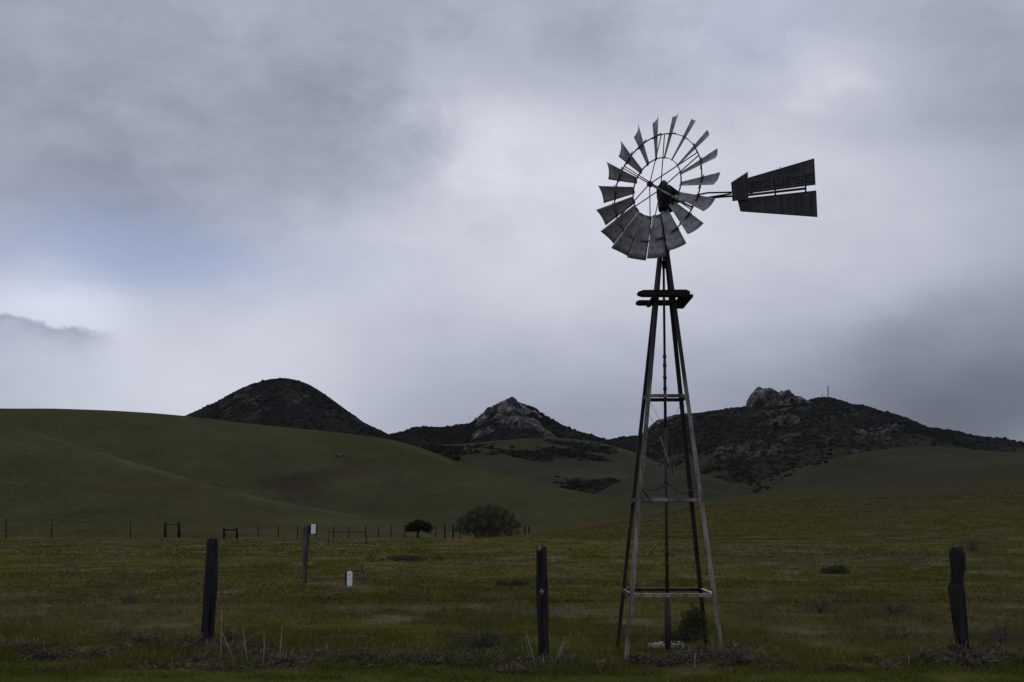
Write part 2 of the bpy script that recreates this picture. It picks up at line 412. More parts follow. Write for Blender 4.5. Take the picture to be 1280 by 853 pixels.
def field_col(x, y):
    x = np.asarray(x, float); y = np.asarray(y, float); r = np.hypot(x, y)
    n = fbm(x/3.2, y/4.0, 4, 21); c = lerp3(np.tile(OL, (len(x), 1)), np.tile(GR, (len(x), 1)), sstep(n, 0.46, 0.62))
    n = fbm(x/9.0, y/11.0, 3, 22); c = lerp3(c, np.tile(BR, (len(x), 1)), 0.45*sstep(n, 0.50, 0.70))
    n = fbm(x/14.0+3, y/10.0, 3, 25); c = lerp3(c, np.tile(GG, (len(x), 1)), 0.7*sstep(n, 0.52, 0.66)*sstep(r, 25, 45))
    n = fbm(x/1.0, y/1.4, 3, 23); c = lerp3(c, np.tile(DRY, (len(x), 1)), 0.50*sstep(n, 0.58, 0.74))
    g = sstep(-y, -18.5, -16.0)*sstep(fbm(x/2.5, y/1.6, 3, 27), 0.36, 0.58); c = lerp3(c, np.tile(LAWN, (len(x), 1)), 0.65*g)
    g = sstep(-y, -13.2, -12.3); c = lerp3(c, np.tile(LAWN, (len(x), 1)), 0.7*g)
    return c
def axis_samples(lo, hi, fine, step, grow):
    a = [0.0]; s = step
    while a[-1] < hi:
        if a[-1] > fine: s *= grow
        a.append(a[-1]+s)
    b = [0.0]; s = step
    while b[-1] > lo:
        if b[-1] < -fine: s *= grow
        b.append(b[-1]-s)
    return np.array(sorted(set(b[1:]+a)))
xs = axis_samples(-9000, 9000, 9.0, 0.16, 1.05)
ys = [-400.0, -150, -60, -25, -10, 0, 4, 7, 9]; y = 10.0; s = 0.11
while y < 12000:
    ys.append(y)
    if y > 17: s *= 1.03
    y += s
ys = np.array(ys)
XX, YY = np.meshgrid(xs, ys, indexing='ij'); X1 = XX.ravel(); Y1 = YY.ravel()
Z1 = gz(X1, Y1)
field = link('field', np_mesh('field', np.stack([X1, Y1, Z1], 1), grid_faces(len(xs), len(ys)), field_col(X1, Y1)*0.72, True), M_field)
tag(field, 'wide flat pasture of short olive and brown grass', kind='structure')

# gravel road shoulder at the very bottom, on the left
sx_ = np.linspace(-14, 9, 120); rows = []
edge = 12.12 - 0.09*np.clip(sx_+3.8, 0, 20) + 0.45*(fbm(sx_*1.3, sx_*0+2, 4, 31)-0.5)
for k, t in enumerate(np.linspace(0, 1, 8)):
    yy = edge*(1-t) + 7.0*t
    zz = gz(sx_, yy) + (0.012 if k else -0.03)
    rows.append(np.stack([sx_, yy, zz], 1))
V = np.concatenate(rows); nr = 8
road = link('road_shoulder', np_mesh('road_shoulder', V, grid_faces(nr, 120), None, True), M_gravel)
tag(road, 'grey gravel road shoulder along the bottom edge', kind='structure')

# ---------------------------------------------------------------- hills
HILL = {}; HILLZ = {}
def hill(name, label, pts, wf, wb, colfn, mat, amp=0.0, nscale=40.0, foot=-3.0, nx=160, nf=60, nb=12, p=1.0, smooth=0, crest_amp=0.0, seed=40):
    """a ridge: crest points (px, py, distance) turned into world points, a slope of width wf towards us and wb behind"""
    P = [at(a, b, Y) for a, b, Y in pts]
    xc = np.array([q.x for q in P]); yc = np.array([q.y for q in P]); zc = np.array([q.z for q in P])
    u = np.concatenate([[0], np.cumsum(np.hypot(np.diff(xc), np.diff(yc)))])
    ug = np.linspace(0, u[-1], nx)
    X = np.interp(ug, u, xc); Y = np.interp(ug, u, yc); Z = np.interp(ug, u, zc)
    if smooth:
        k = np.hanning(smooth*2+3)[1:-1]; k /= k.sum()
        f = lambda a: np.convolve(np.pad(a, smooth, mode='reflect', reflect_type='odd'), k, 'valid')
        X, Y, Z = f(X), f(Y), f(Z)
    if crest_amp: Z = Z + crest_amp*(fbm(ug/nscale*3, ug*0, 4, seed+9)-0.5)
    WF = np.interp(ug, u, wf) if isinstance(wf, list) and len(wf) == len(pts) else np.interp(np.linspace(0, 1, nx), np.linspace(0, 1, len(wf)), wf) if isinstance(wf, (list, tuple)) else np.full(nx, wf)
    sf = np.linspace(0, 1, nf); sb = np.linspace(0, 1, nb+1)[1:]
    prof = (1-p)*sf + p*sf*sf*(3-2*sf)
    rows = []
    for s, h in zip(sf, prof): rows.append(np.stack([X, Y-WF*(1-s), foot+(Z-foot)*h, np.full(nx, s)], 1))
    for s in sb:
        h = 1-s*s*(3-2*s); rows.append(np.stack([X, Y+wb*s, foot+(Z-foot)*h, 1+s], 1) if False else np.stack([X, Y+wb*s, foot+(Z-foot)*h, np.full(nx, 1+s)], 1))
    G = np.array(rows)                       # (ns, nx, 4)
    if amp:
        s = G[:, :, 3]; env = np.clip(s*5, 0, 1)*np.clip((Z-foot)/max(1.0, amp*4), 0, 1)[None]*(1-0.85*np.exp(-((s-1)/0.10)**2))
        G[:, :, 2] += amp*env*(fbm(G[:, :, 0]/nscale, G[:, :, 1]/nscale, 5, seed)-0.5)
    HILL[name] = G
    def hz(x, y):
        Yx, Zx, Wx = (np.interp(x, X, q) for q in (Y, Z, WF))
        s_ = np.clip((y-(Yx-Wx))/Wx, 0, 1); h_ = (1-p)*s_+p*s_*s_*(3-2*s_)
        e_ = np.clip(s_*5, 0, 1)*np.clip((Zx-foot)/max(1.0, amp*4), 0, 1)*(1-0.85*np.exp(-((s_-1)/0.10)**2))
        z_ = foot+(Zx-foot)*h_ + amp*e_*(fbm(x/nscale, y/nscale, 5, seed)-0.5)
        return np.where((s_ > 0) & (s_ < 1) & (x > X[0]) & (x < X[-1]), z_, -99.0)
    HILLZ[name] = hz
    V = G[:, :, :3].reshape(-1, 3); sfl = G[:, :, 3].ravel()
    ufl = np.tile(np.linspace(0, 1, nx), len(rows))
    o = link(name, np_mesh(name, V, grid_faces(len(rows), nx), colfn(V[:, 0], V[:, 1], V[:, 2], sfl, ufl), True), mat)
    return tag(o, label, kind='structure')
def pick(c1, c2, n): return lerp3(np.tile(np.array(c1), (len(n), 1)), np.tile(np.array(c2), (len(n), 1)), n)
G_LEFT = (0.0590, 0.0590, 0.0295); G_BRN = (0.0590, 0.0484, 0.0271); G_PALE = (0.0448, 0.0472, 0.0330); SCRUB = (0.0159, 0.0165, 0.0163); SCRUBG = (0.0195, 0.0218, 0.0147); G_OLV = (0.0590, 0.0543, 0.0189)
def c_left(x, y, z, s, u):
    c = pick(G_LEFT, (0.0500, 0.0537, 0.0244), sstep(fbm(x/45, y/60, 4, 51), 0.42, 0.62))
    c = lerp3(c, np.tile(np.array((0.044, 0.034, 0.025)), (len(x), 1)), 0.9*np.exp(-((x+52)/26)**2-((y-300)/26)**2)*sstep(fbm(x/14, y/20, 3, 50), .3, .6))
    return lerp3(c, np.tile(np.array(G_BRN), (len(x), 1)), 0.22*sstep(fbm(x/30+9, y/60, 4, 52), 0.52, 0.70))
def c_fold(x, y, z, s, u):
    c = pick((0.056, 0.054, 0.025), G_LEFT, sstep(fbm(x/22, y/40, 4, 53), 0.40, 0.64))
    c = lerp3(c, field_col(x, y)*0.52, 0.8*(1-sstep(s, 0.02, 0.32)))
    c = lerp3(c, np.tile(np.array((0.052, 0.043, 0.024)), (len(x), 1)), 0.6*sstep(fbm(x/12+4, y/18, 4, 54), 0.52, 0.68))
    return lerp3(c, np.tile(np.array((0.080, 0.078, 0.048)), (len(x), 1)), 0.75*sstep(s, 0.90, 1.0)*sstep(fbm(x/16, y/30, 3, 48), 0.3, 0.55))  # paler crest: the lit upper edge of the fold put into the colour
def c_right(x, y, z, s, u):
    c = pick(G_OLV, (0.0610, 0.0476, 0.0244), sstep(fbm(x/20, y/34, 4, 55), 0.40, 0.62))
    c = lerp3(c, field_col(x, y)*0.60, 0.9*(1-sstep(y, 60, 150)))
    return lerp3(c, c_pale(x, y, z, s, u), 0.95*sstep(y+30*(fbm(x/25, y/30, 3, 46)-.5), 150, 290))
def c_pale(x, y, z, s, u):
    c = pick(G_PALE, (0.0390, 0.0415, 0.0268), sstep(fbm(x/60, y/70, 4, 57), 0.42, 0.62))
    return c
def c_mid(x, y, z, s, u):
    c = pick((0.0488, 0.0537, 0.0354), (0.0378, 0.0427, 0.0268), sstep(fbm(x/80, y/120, 4, 58), 0.4, 0.6))
    return lerp3(c, np.tile(np.array(SCRUB), (len(x), 1)), 0.85*sstep(fbm(x/55+2, y/55, 5, 59), 0.52, 0.60)*sstep(-s, -0.96, -0.88))
def c_dome(x, y, z, s, u):
    c = pick(SCRUB, (0.023, 0.0215, 0.018), sstep(fbm(x/40, y/50, 4, 60), 0.42, 0.62))
    rk = sstep(fbm(x/5, (y+z)/6, 4, 61), 0.62, 0.70)*sstep(z, 80, 120)*sstep(fbm(x/40, z/25, 3, 69), 0.42, 0.56)
    return lerp3(c, np.tile(np.array((0.075, 0.072, 0.070)), (len(x), 1)), 0.8*rk)
def c_peak(x, y, z, s, u):
    c = pick(SCRUB, SCRUBG, sstep(fbm(x/70, y/90, 4, 62), 0.42, 0.62))
    return lerp3(c, np.tile(np.array((0.036, 0.040, 0.026)), (len(x), 1)), 0.9*sstep(-z, -95, -60)*sstep(fbm(x/90, y/110, 4, 63), 0.35, 0.5))
def grassy_gap(x, y, z): return sstep(fbm(x/130+5, y/190, 4, 67), 0.53, 0.62)*(1-sstep(z, 95, 150))
def c_range(x, y, z, s, u):
    c = pick(SCRUB, SCRUBG, sstep(fbm(x/90, y/140, 4, 64), 0.42, 0.60))
    c = lerp3(c, np.tile(np.array((0.024, 0.0265, 0.0130)), (len(x), 1)), 0.8*(1-sstep(z, 90, 170))*sstep(fbm(x/50, y/70, 4, 68), 0.38, 0.55))
    rk = sstep(fbm(x/11, (y*0.5+z)/9, 5, 65), 0.60, 0.68)*sstep(fbm(x/90, y/120, 3, 66), 0.48, 0.6)*sstep(z, 60, 120)
    c = lerp3(c, np.tile(np.array((0.080, 0.078, 0.076)), (len(x), 1)), 0.65*rk)
    return lerp3(c, np.tile(np.array((0.037, 0.040, 0.026)), (len(x), 1)), 0.9*grassy_gap(x, y, z))

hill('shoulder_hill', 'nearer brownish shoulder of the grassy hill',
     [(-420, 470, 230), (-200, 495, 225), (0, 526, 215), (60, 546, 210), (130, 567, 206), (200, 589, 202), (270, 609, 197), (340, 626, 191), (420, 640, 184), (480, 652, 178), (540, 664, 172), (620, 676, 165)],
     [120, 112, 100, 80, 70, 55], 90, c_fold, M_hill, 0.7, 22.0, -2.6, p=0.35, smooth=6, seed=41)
hill('grassy_hill', 'large olive grassy hill with a long even slope',
     [(-700, 470, 520), (-350, 488, 470), (-100, 506, 430), (0, 512, 420), (60, 511, 415), (120, 513, 410), (180, 516, 405), (238, 521, 400), (330, 532, 390), (420, 541, 380), (500, 550, 370), (540, 565, 360), (600, 589, 345), (660, 602, 330), (720, 614, 310), (770, 622, 290), (830, 636, 270), (900, 652, 255)],
     [270, 240, 215, 190, 160, 110, 80], 160, c_left, M_hill, 6.0, 70.0, -3.2, p=0.55, smooth=5, seed=42)
hill('brown_hill', 'brown and olive grassy slope rising to the right',
     [(600, 676, 88), (690, 668, 105), (760, 655, 130), (830, 641, 160), (900, 626, 200), (980, 612, 250), (1060, 600, 300), (1140, 588, 340), (1210, 577, 370), (1280, 565, 395), (1400, 548, 420), (1600, 525, 450), (1900, 505, 480)],
     [38, 55, 82, 114, 155, 206, 257, 298, 328, 353, 378, 408, 438], 200, c_right, M_slope, 1.6, 26.0, -0.5, nf=170, p=0.12, smooth=5, seed=43)
hill('pale_hill', 'rounded pale green hill seen between the windmill legs',
     [(700, 640, 520), (740, 620, 530), (785, 597, 545), (820, 588, 550), (850, 590, 550), (880, 599, 545), (920, 613, 535), (960, 628, 520), (1010, 645, 505)],
     240, 120, c_pale, M_hill, 6.0, 60.0, -4, p=0.7, smooth=6, seed=44)
hill('far_grass_hill', 'grey-green far hillside behind the right slope',
     [(880, 650, 640), (930, 622, 660), (960, 602, 680), (1000, 585, 700), (1040, 574, 715), (1080, 565, 725), (1120, 560, 730), (1160, 559, 735), (1210, 562, 735), (1260, 566, 730), (1330, 570, 720), (1450, 575, 700), (1600, 600, 690)],
     280, 200, c_pale, M_hill, 11.0, 80.0, -4, p=0.55, smooth=4, seed=45)
hill('mid_hill', 'dark green hills below the rocky peak',
     [(440, 590, 900), (500, 560, 960), (530, 556, 1000), (570, 556, 1040), (620, 551, 1080), (660, 548, 1100), (700, 547, 1100), (745, 552, 1090), (790, 564, 1070), (820, 577, 1040), (860, 592, 1000), (930, 615, 960), (1000, 640, 930)],
     430, 260, c_mid, M_far, 16.0, 130.0, -6, p=0.55, smooth=3, seed=46)
hill('dome_hill', 'dark dome-shaped hill with scattered pale rocks',
     [(120, 585, 1180), (180, 552, 1210), (215, 534, 1230), (238, 521, 1245), (258, 511, 1255), (280, 499, 1265), (300, 488, 1275), (320, 479, 1283), (335, 474.5, 1288), (352, 473, 1290), (368, 474.5, 1288), (385, 480, 1285), (400, 489, 1280), (420, 503, 1270), (440, 518, 1260), (452, 527, 1255), (470, 536, 1245), (490, 545, 1230), (530, 560, 1200), (600, 590, 1150), (680, 625, 1100)],
     420, 350, c_dome, M_far, 9.0, 70.0, -6, p=0.5, smooth=2, seed=47)
hill('peak_mountain', 'dark scrubby peak with a pale rock face',
     [(380, 580, 2000), (440, 560, 2050), (490, 544, 2100), (505, 540, 2120), (518, 535, 2130), (535, 534, 2140), (560, 533, 2160), (588, 530, 2180), (600, 521, 2190), (615, 512, 2200), (622, 505, 2200), (637, 500, 2200), (645, 503, 2200), (655, 507, 2200), (668, 510, 2195), (672, 514, 2195), (690, 524, 2190), (720, 538, 2180), (740, 544, 2170), (760, 550, 2160), (800, 562, 2120), (880, 590, 2050), (960, 620, 2000)],
     620, 500, c_peak, M_far, 34.0, 170.0, -8, nx=240, nf=90, p=0.30, crest_amp=5.0, seed=48)
hill('mountain', 'long dark scrubby mountain with rock outcrops',
     [(560, 600, 2300), (650, 572, 2330), (720, 556, 2350), (780, 547, 2380), (800, 545, 2390), (815, 532, 2395), (830, 525, 2400), (845, 520, 2400), (870, 517, 2410), (900, 513, 2420), (934, 511, 2425), (965, 506, 2430), (1003, 504, 2430), (1015, 500, 2430), (1028, 497, 2430), (1040, 499, 2430), (1060, 505, 2425), (1085, 514, 2415), (1100, 523, 2400), (1117, 532, 2390), (1130, 536, 2380), (1140, 535, 2370), (1165, 535, 2350), (1190, 540, 2330), (1215, 546, 2300), (1240, 552, 2280), (1262, 556, 2260), (1300, 562, 2230), (1400, 580, 2150), (1550, 605, 2050)],
     1150, 700, c_range, M_far, 70.0, 240.0, -10, nx=300, nf=120, p=0.10, crest_amp=6.0, seed=49)

# --- scrub: dark bushes on the far hills, too many to count
ICO = []
_bm = bmesh.new(); bmesh.ops.create_icosphere(_bm, subdivisions=1, radius=1.0)
ICO_V = np.array([v.co[:] for v in _bm.verts]); ICO_F = np.array([[v.index for v in f.verts] for f in _bm.faces]); _bm.free()
def blobs(name, label, C, Rr, cols, squash=0.7):
    n = len(C); k = len(ICO_V)
    jit = 1 + 0.35*(rng.random((n, k))-0.5)*2
    V = C[:, None, :] + ICO_V[None]*jit[:, :, None]*Rr[:, None, None]*np.array((1, 1, squash))[None, None]
    F = (ICO_F[None] + (np.arange(n)*k)[:, None, None]).reshape(-1, 3)
    o = link(name, np_mesh(name, V.reshape(-1, 3), F, np.repeat(cols, k, 0)*(0.75+0.5*rng.random((n*k, 1))), True), M_leaf)
    return tag(o, label, kind='stuff')
def scatter(hname, n, dens, r0, r1, s_hi=1.04):
    G = HILL[hname]; ns, nx, _ = G.shape; nfr = int(np.sum(G[:, 0, 3] <= s_hi))
    i = rng.random(n*4)*(nfr-1.001); j = rng.random(n*4)*(nx-1.001)
    a = i.astype(int); b = j.astype(int); fa = (i-a)[:, None]; fb = (j-b)[:, None]
    P = (G[a, b]*(1-fa)+G[a+1, b]*fa)*(1-fb) + (G[a, b+1]*(1-fa)+G[a+1, b+1]*fa)*fb
    keep = rng.random(len(P)) < dens(P[:, 0], P[:, 1], P[:, 2], P[:, 3]); P = P[keep][:n]
    return P[:, :3], r0+(r1-r0)*rng.random(len(P))**2
def scrub_cols(n): 
    return pick((0.0115, 0.012, 0.0105), (0.023, 0.0235, 0.0160), rng.random(n)**1.3)
P, rr = scatter('dome_hill', 6000, lambda x, y, z, s: 0.2+0.8*sstep(fbm(x/30, y/30, 4, 70), 0.40, 0.60), 0.7, 2.2)
blobs('shrubbery', 'dark low scrub covering the dome-shaped hill', P, rr, scrub_cols(len(P)))
P, rr = scatter('peak_mountain', 9000, lambda x, y, z, s: sstep(z, 40, 110)*(0.3+0.7*sstep(fbm(x/60, y/60, 4, 71), 0.42, 0.55)), 1.5, 4.5)
blobs('shrubbery', 'dark chaparral scrub covering the rocky peak', P, rr, scrub_cols(len(P)))
P, rr = scatter('mountain', 20000, lambda x, y, z, s: (0.3+0.7*sstep(fbm(x/80, y/110, 4, 72), 0.44, 0.58))*(1-0.95*grassy_gap(x, y, z)), 1.4, 5.0)
blobs('shrubbery', 'dark chaparral scrub covering the long mountain', P, rr, scrub_cols(len(P)))
P, rr = scatter('mid_hill', 3000, lambda x, y, z, s: sstep(fbm(x/55+2, y/55, 5, 59), 0.52, 0.60)*(1-sstep(s, 0.88, 0.96)), 0.9, 2.6)
blobs('shrubbery', 'dark scrub in the gullies of the green hills', P, rr, scrub_cols(len(P)))
P, rr = scatter('far_grass_hill', 900, lambda x, y, z, s: sstep(-x, -215, -180)*sstep(s, 0.90, 0.97), 0.5, 1.9, 1.1)
P2, r2 = scatter('grassy_hill', 90, lambda x, y, z, s: sstep(x, -48, -42)*sstep(-x, 8, 16)*sstep(s, 0.84, 0.92)*sstep(fbm(x/6, y/14, 3, 75), 0.45, 0.55), 0.3, 1.0, 1.03)
P = np.concatenate([P, P2]); rr = np.concatenate([rr, r2])
blobs('shrubbery', 'sparse low bushes along the crests of the grassy hills', P, rr, scrub_cols(len(P)))

# --- crags: rugged rock standing proud of the peaks
def crag(name, label, hname, px0, px1, s0, s1, nu, nv, amp, lift, seed, mask=None, top=0.0, mat=None):
    G = HILL[hname]; ns, nx, _ = G.shape
    crest = G[np.argmin(abs(G[:, 0, 3]-1.0))]
    pxs = CX + FPX*crest[:, 0]/(crest[:, 1]*math.cos(PITCH)+(crest[:, 2]-EYE)*math.sin(PITCH))
    js = np.interp(np.linspace(px0, px1, nu), pxs, np.arange(nx))
    srow = G[:, 0, 3]; is_ = np.interp(np.linspace(s0, s1, nv), srow, np.arange(ns))
    V = []
    for j in js:
        b = min(int(j), nx-2); fb = j-b
        for i in is_:
            a = min(int(i), ns-2); fa = i-a
            V.append(((G[a, b]*(1-fa)+G[a+1, b]*fa)*(1-fb) + (G[a, b+1]*(1-fa)+G[a+1, b+1]*fa)*fb)[:3])
    V = np.array(V).reshape(nu, nv, 3)
    out = np.empty_like(V)
    for a in range(nu):
        for b in range(nv):
            p = Vector(V[a, b]); u = a/(nu-1); v = b/(nv-1)
            q = p*0.022 + Vector((seed, 0, 0))
            h = mnoise.hetero_terrain(q, 0.75, 2.1, 6, 0.6)-0.55
            cell = mnoise.voronoi(Vector((p.x*0.03, p.y*0.02, p.z*0.018))+Vector((seed, 3, 1)))[0]
            h += 0.9*min(cell[1]-cell[0], 0.6)
            e = min(1.0, 7*u, 7*(1-u), 6*v, 6*(1-v)) if not top else min(1.0, 7*u, 7*(1-u), 6*v, 3*(1-v))
            d = -lift*(1-e) + e*(amp*h + lift*0.15)
            if mask: d += mask(u, v)
            up = top*e*math.exp(-((v-0.72)/0.22)**2) if top else 0
            out[a, b] = p + Vector((0.15*d, -0.75*d, 0.55*d+up*(0.75+0.7*mnoise.noise(q*2.5))))
    o = link(name, np_mesh(name, out.reshape(-1, 3), grid_faces(nu, nv), None, False), mat or M_rock)
    return tag(o, label, 'rock outcrop')
def m_peak(u, v):
    return -16*max(0.0, min(1, (u-0.50)*3.0))*min(1, max(0, (v-0.30)*4)) - 7*max(0, v-0.86)*7 - 5*max(0, mnoise.noise(Vector((u*7, v*6, 2.0))))
crag('rock_outcrop', 'pale broken rock face on the pointed middle peak', 'peak_mountain', 586, 700, 0.70, 0.995, 130, 100, 9.0, 9.0, 3.1, m_peak)
# blocky summit crag of the long mountain, built as its own rock
def summit_crag(name, label, prof, Y, depth, zlow, seed):
    nu, nv = 90, 60
    xs_ = [at(a, b, Y) for a, b in prof]; X = np.array([q.x for q in xs_]); Z = np.array([q.z for q in xs_])
    ug = np.linspace(X[0], X[-1], nu); zt = np.interp(ug, X, Z)
    V = np.empty((nu, nv, 3))
    for a in range(nu):
        u = a/(nu-1)
        for b in range(nv):
            v = b/(nv-1); ang = v*math.pi
            ee = min(1, 6*u, 6*(1-u))
            yy = Y - depth*math.cos(ang)*(0.35+0.65*ee); h = math.sin(ang)**0.55
            p = Vector((ug[a], yy, zlow + (zt[a]-zlow)*h))
            q = p*0.03 + Vector((seed, 0, 0))
            n = mnoise.hetero_terrain(q, 0.8, 2.1, 6, 0.5)-0.5
            cell = mnoise.voronoi(Vector((p.x*0.05, p.y*0.04, p.z*0.03))+Vector((seed, 0, 0)))[0]
            n += 0.8*min(cell[1]-cell[0], 0.6)
            V[a, b] = p + Vector((0.3*n*6, -math.cos(ang)*n*14, (n-0.30)*6.0))
    o = link(name, np_mesh(name, V.reshape(-1, 3), grid_faces(nu, nv), None, False), M_rock)
    return tag(o, label, 'rock outcrop')
summit_crag('rock_outcrop', 'pale rocky crag on the skyline of the long mountain, beside the masts',
            [(930, 516), (934, 510), (936, 500), (940, 493), (946, 488.5), (952, 486.5), (957, 488), (962, 488), (966, 490), (970, 494.5), (974, 494), (977, 491), (981, 491.5), (987, 495.5), (994, 497.5), (1003, 502), (1014, 506), (1026, 512)], 2400, 34, at(960, 518, 2400).z, 5.2)
summit_crag('rock_outcrop', 'small rocky knob on the mountain ridge just behind the windmill legs',
            [(804, 546), (812, 534), (820, 528), (828, 525), (836, 522), (843, 521), (850, 524), (858, 532), (866, 545)], 2370, 26, at(830, 548, 2370).z, 8.4)
def crag2(label, px0, px1, s0, s1, sd): crag('rock_outcrop', label, 'mountain', px0, px1, s0, s1, 80, 52, 10.0, 12.0, sd, lambda u, v: -60*max(0.0, mnoise.noise(Vector((u*11, v*6, sd)))+0.16), mat=M_lichen)
crag2('broken grey rocks below the skyline crag of the long mountain', 918, 968, 0.70, 0.84, 12.0)
crag2('grey rock band low on the long mountain beside the windmill leg', 820, 890, 0.45, 0.57, 15.0)
crag2('scattered grey rocks on the brushy shoulder where the long mountain drops away', 985, 1038, 0.56, 0.66, 19.0)

# --- masts on the skyline
for px, top, basey, r, lab in ((1035, 482, 499, 1.0, 'tallest lattice radio mast on the mountain skyline'), (1028, 489, 499, 0.35, 'thin short mast just beside the tallest radio mast'), (1058, 497, 507, 0.45, 'thin mast standing alone lower on the mountain ridge')):
    b = at(px, basey, 2425); t = at(px, top, 2425)
    root = empty('radio_mast', b); tag(root, lab, 'mast', 'radio masts on the mountain ridge')
    if r > 0.9:
        for a in range(3):
            c = Vector((math.cos(a*2.1+.4), math.sin(a*2.1+.4), 0))
            MB().tube([b+c*r*1.3-Vector((0, 0, 4)), t+c*r*0.5], 0.28, 5).build('leg', M_mast, root)
        br = MB(); n = 12
        for i in range(n):
            for a in range(3):
                c = Vector((math.cos(a*2.1+.4), math.sin(a*2.1+.4), 0)); c2 = Vector((math.cos((a+1)*2.1+.4), math.sin((a+1)*2.1+.4), 0))
                k = i/n; k2 = (i+1)/n
                br.tube([b.lerp(t, k)+c*r*(1.3-.8*k), b.lerp(t, k2)+c2*r*(1.3-.8*k2)], 0.14, 4)
        br.build('bracing', M_mast, root)
        for k, sd in ((0.55, 1), (0.72, -1), (0.86, 1)):
            MB().box(b.lerp(t, k)+Vector((sd*1.3, -0.6, 0)), (1.2, 0.5, 2.6)).build('antenna', M_mast, root)
    else:
        MB().tube([b-Vector((0, 0, 4)), t], [r, r*0.6], 6).build('pole', M_mast, root)
        MB().tube([b.lerp(t, .8)-Vector((r*2, 0, 0)), b.lerp(t, .8)+Vector((r*2, 0, 0))], r*0.4, 5).build('crossarm', M_mast, root)

# ---------------------------------------------------------------- windmill
AX = Vector((1.963, 14.4, 0)); TOPZ = at(829, 312, 14.4).z
g0 = float(gz(1.96, 14.4))
mill = empty('windmill', (AX.x, AX.y, g0))
tag(mill, 'tall old farm windmill with bladed wheel and folded tail vane on a four-legged steel tower', 'windmill')
def halfw(z): return 0.062 + (0.590-0.062)*(TOPZ-z)/TOPZ
def axis(z): return Vector((1.917+0.046*z/TOPZ, AX.y, z))      # the old tower leans a little
def corner(sx, sy, z): h = halfw(z); return axis(z)+Vector((sx*h, sy*h, 0))
for sx in (-1, 1):
    for sy in (-1, 1):
        m = MB(); zb = float(gz(AX.x+sx*.56, AX.y+sy*.56))-0.12
        p = corner(sx, sy, zb); q = corner(sx, sy, TOPZ)
        wd, th = 0.051, 0.006
        def ang(z, a, b): return corner(sx, sy, z)+Vector((a, b, 0))
        for (ax, ay, bx, by) in ((0, 0, -sx*wd, -sy*th), (0, -sy*th, -sx*th, -sy*wd)):
            x0, x1 = sorted((ax, bx)); y0, y1 = sorted((ay, by))
            vs = [ang(z, a, b) for z in (zb, TOPZ) for a, b in ((x0, y0), (x1, y0), (x1, y1), (x0, y1))]
            m.add(vs, [(3, 2, 1, 0), (4, 5, 6, 7), (0, 1, 5, 4), (1, 2, 6, 5), (2, 3, 7, 6), (3, 0, 4, 7)])
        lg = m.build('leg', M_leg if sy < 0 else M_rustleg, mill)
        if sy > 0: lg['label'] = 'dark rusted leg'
zg = [at(788, 744.5, AX.y-.5).z, at(800, 625, AX.y-.4).z, at(815, 495, AX.y-.27).z]
for gi, z in enumerate(zg):
    cs = [corner(-1, -1, z), corner(1, -1, z), corner(1, 1, z), corner(-1, 1, z)]
    for k in range(4):
        p, q = cs[k], cs[(k+1) % 4]; m = MB(); d = (q-p).normalized()
        inw = (AX-(p+q)/2); inw.z = 0; inw.normalize()
        m.beam(p+d*.01, q-d*.01, 0.040, 0.005, inw); 
        m.beam(p+d*.01+inw*0.02+Vector((0, 0, .0205)), q-d*.01+inw*0.02+Vector((0, 0, .0205)), 0.005, 0.036, inw)
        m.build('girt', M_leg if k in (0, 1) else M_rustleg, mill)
def rod(name, a, b, r, mat=None, Ys=(14.0, 14.8)):
    return MB().tube([a, b], r, 5).build(name, mat or M_rod, mill)
# sagging cross wires in the tower faces
for (z0, z1) in ((zg[0], zg[1]), (zg[1], zg[2])):
    for sx in (-1, 1):
        for sy in (-1, 1):
            rod('brace_wire', corner(sx, sy, z1), corner(-sx, sy, z0), 0.0022, M_wire)
rod('brace_rod', at(840, 561, 14.1), at(841, 594, 14.05), 0.006, M_wire)
rod('brace_rod', at(825, 545, 14.1), at(841, 593, 14.05), 0.007, M_leg)
rod('brace_rod', at(800, 606, 14.05), at(811, 623, 14.0), 0.014, M_rustleg)
def swag(a, b, sag, r):
    a = Vector(a); b = Vector(b)
    MB().tube([a.lerp(b, t)-Vector((0, 0, sag*4*t*(1-t))) for t in np.linspace(0, 1, 13)], r, 5).build('chain', M_rustleg, mill)
swag(at(834, 602, 14.4), at(871, 608, 13.95), 0.10, 0.009)
swag(at(834, 602, 14.4), at(800, 606, 14.75), 0.09, 0.008)
swag(at(835, 603, 14.4), at(862, 612, 14.75), 0.07, 0.008)
# mast pipe, pump rod, drop pipe
topp = at(833.5, 262, 14.4)
MB().tube([Vector((AX.x, AX.y, TOPZ-0.06)), Vector((AX.x, AX.y, topp.z))], [0.040, 0.030], 12).build('mast_pipe', M_iron, mill)
m = MB()
zr = [at(833, y_, 14.4).z for y_ in (335, 450, 535, 640, 690, 700, 745)]
m.tube([axis(z) for z in (zr[0], zr[1])], 0.016, 8)
m.tube([axis(z) for z in (zr[1], zr[2])], 0.019, 8)
m.tube([axis(z) for z in (zr[2], zr[6])], 0.021, 8)
for py in (446, 457, 472, 486, 602, 690, 705):
    z = at(833, py, 14.4).z; m.tube([axis(z-.018), axis(z+.018)], 0.0245, 8)
z = at(833, 706, 14.4).z; m.box(axis(z)+Vector((-.03, 0, 0)), (0.06, 0.02, 0.02))
m.build('pump_rod', M_rod, mill)
MB().tube([axis(zr[6]+.03), axis(g0-.1)], 0.040, 10).build('well_pipe', M_rod, mill)
m = MB(); z = at(829, 330, 14.4).z
m.box((AX.x, AX.y, z+.02), (0.12, 0.12, 0.022)); m.tube([Vector((AX.x, AX.y, z-.06)), Vector((AX.x, AX.y, z+.03))], 0.024, 8)
m.build('guide_bracket', M_iron, mill)
m = MB(); z = TOPZ
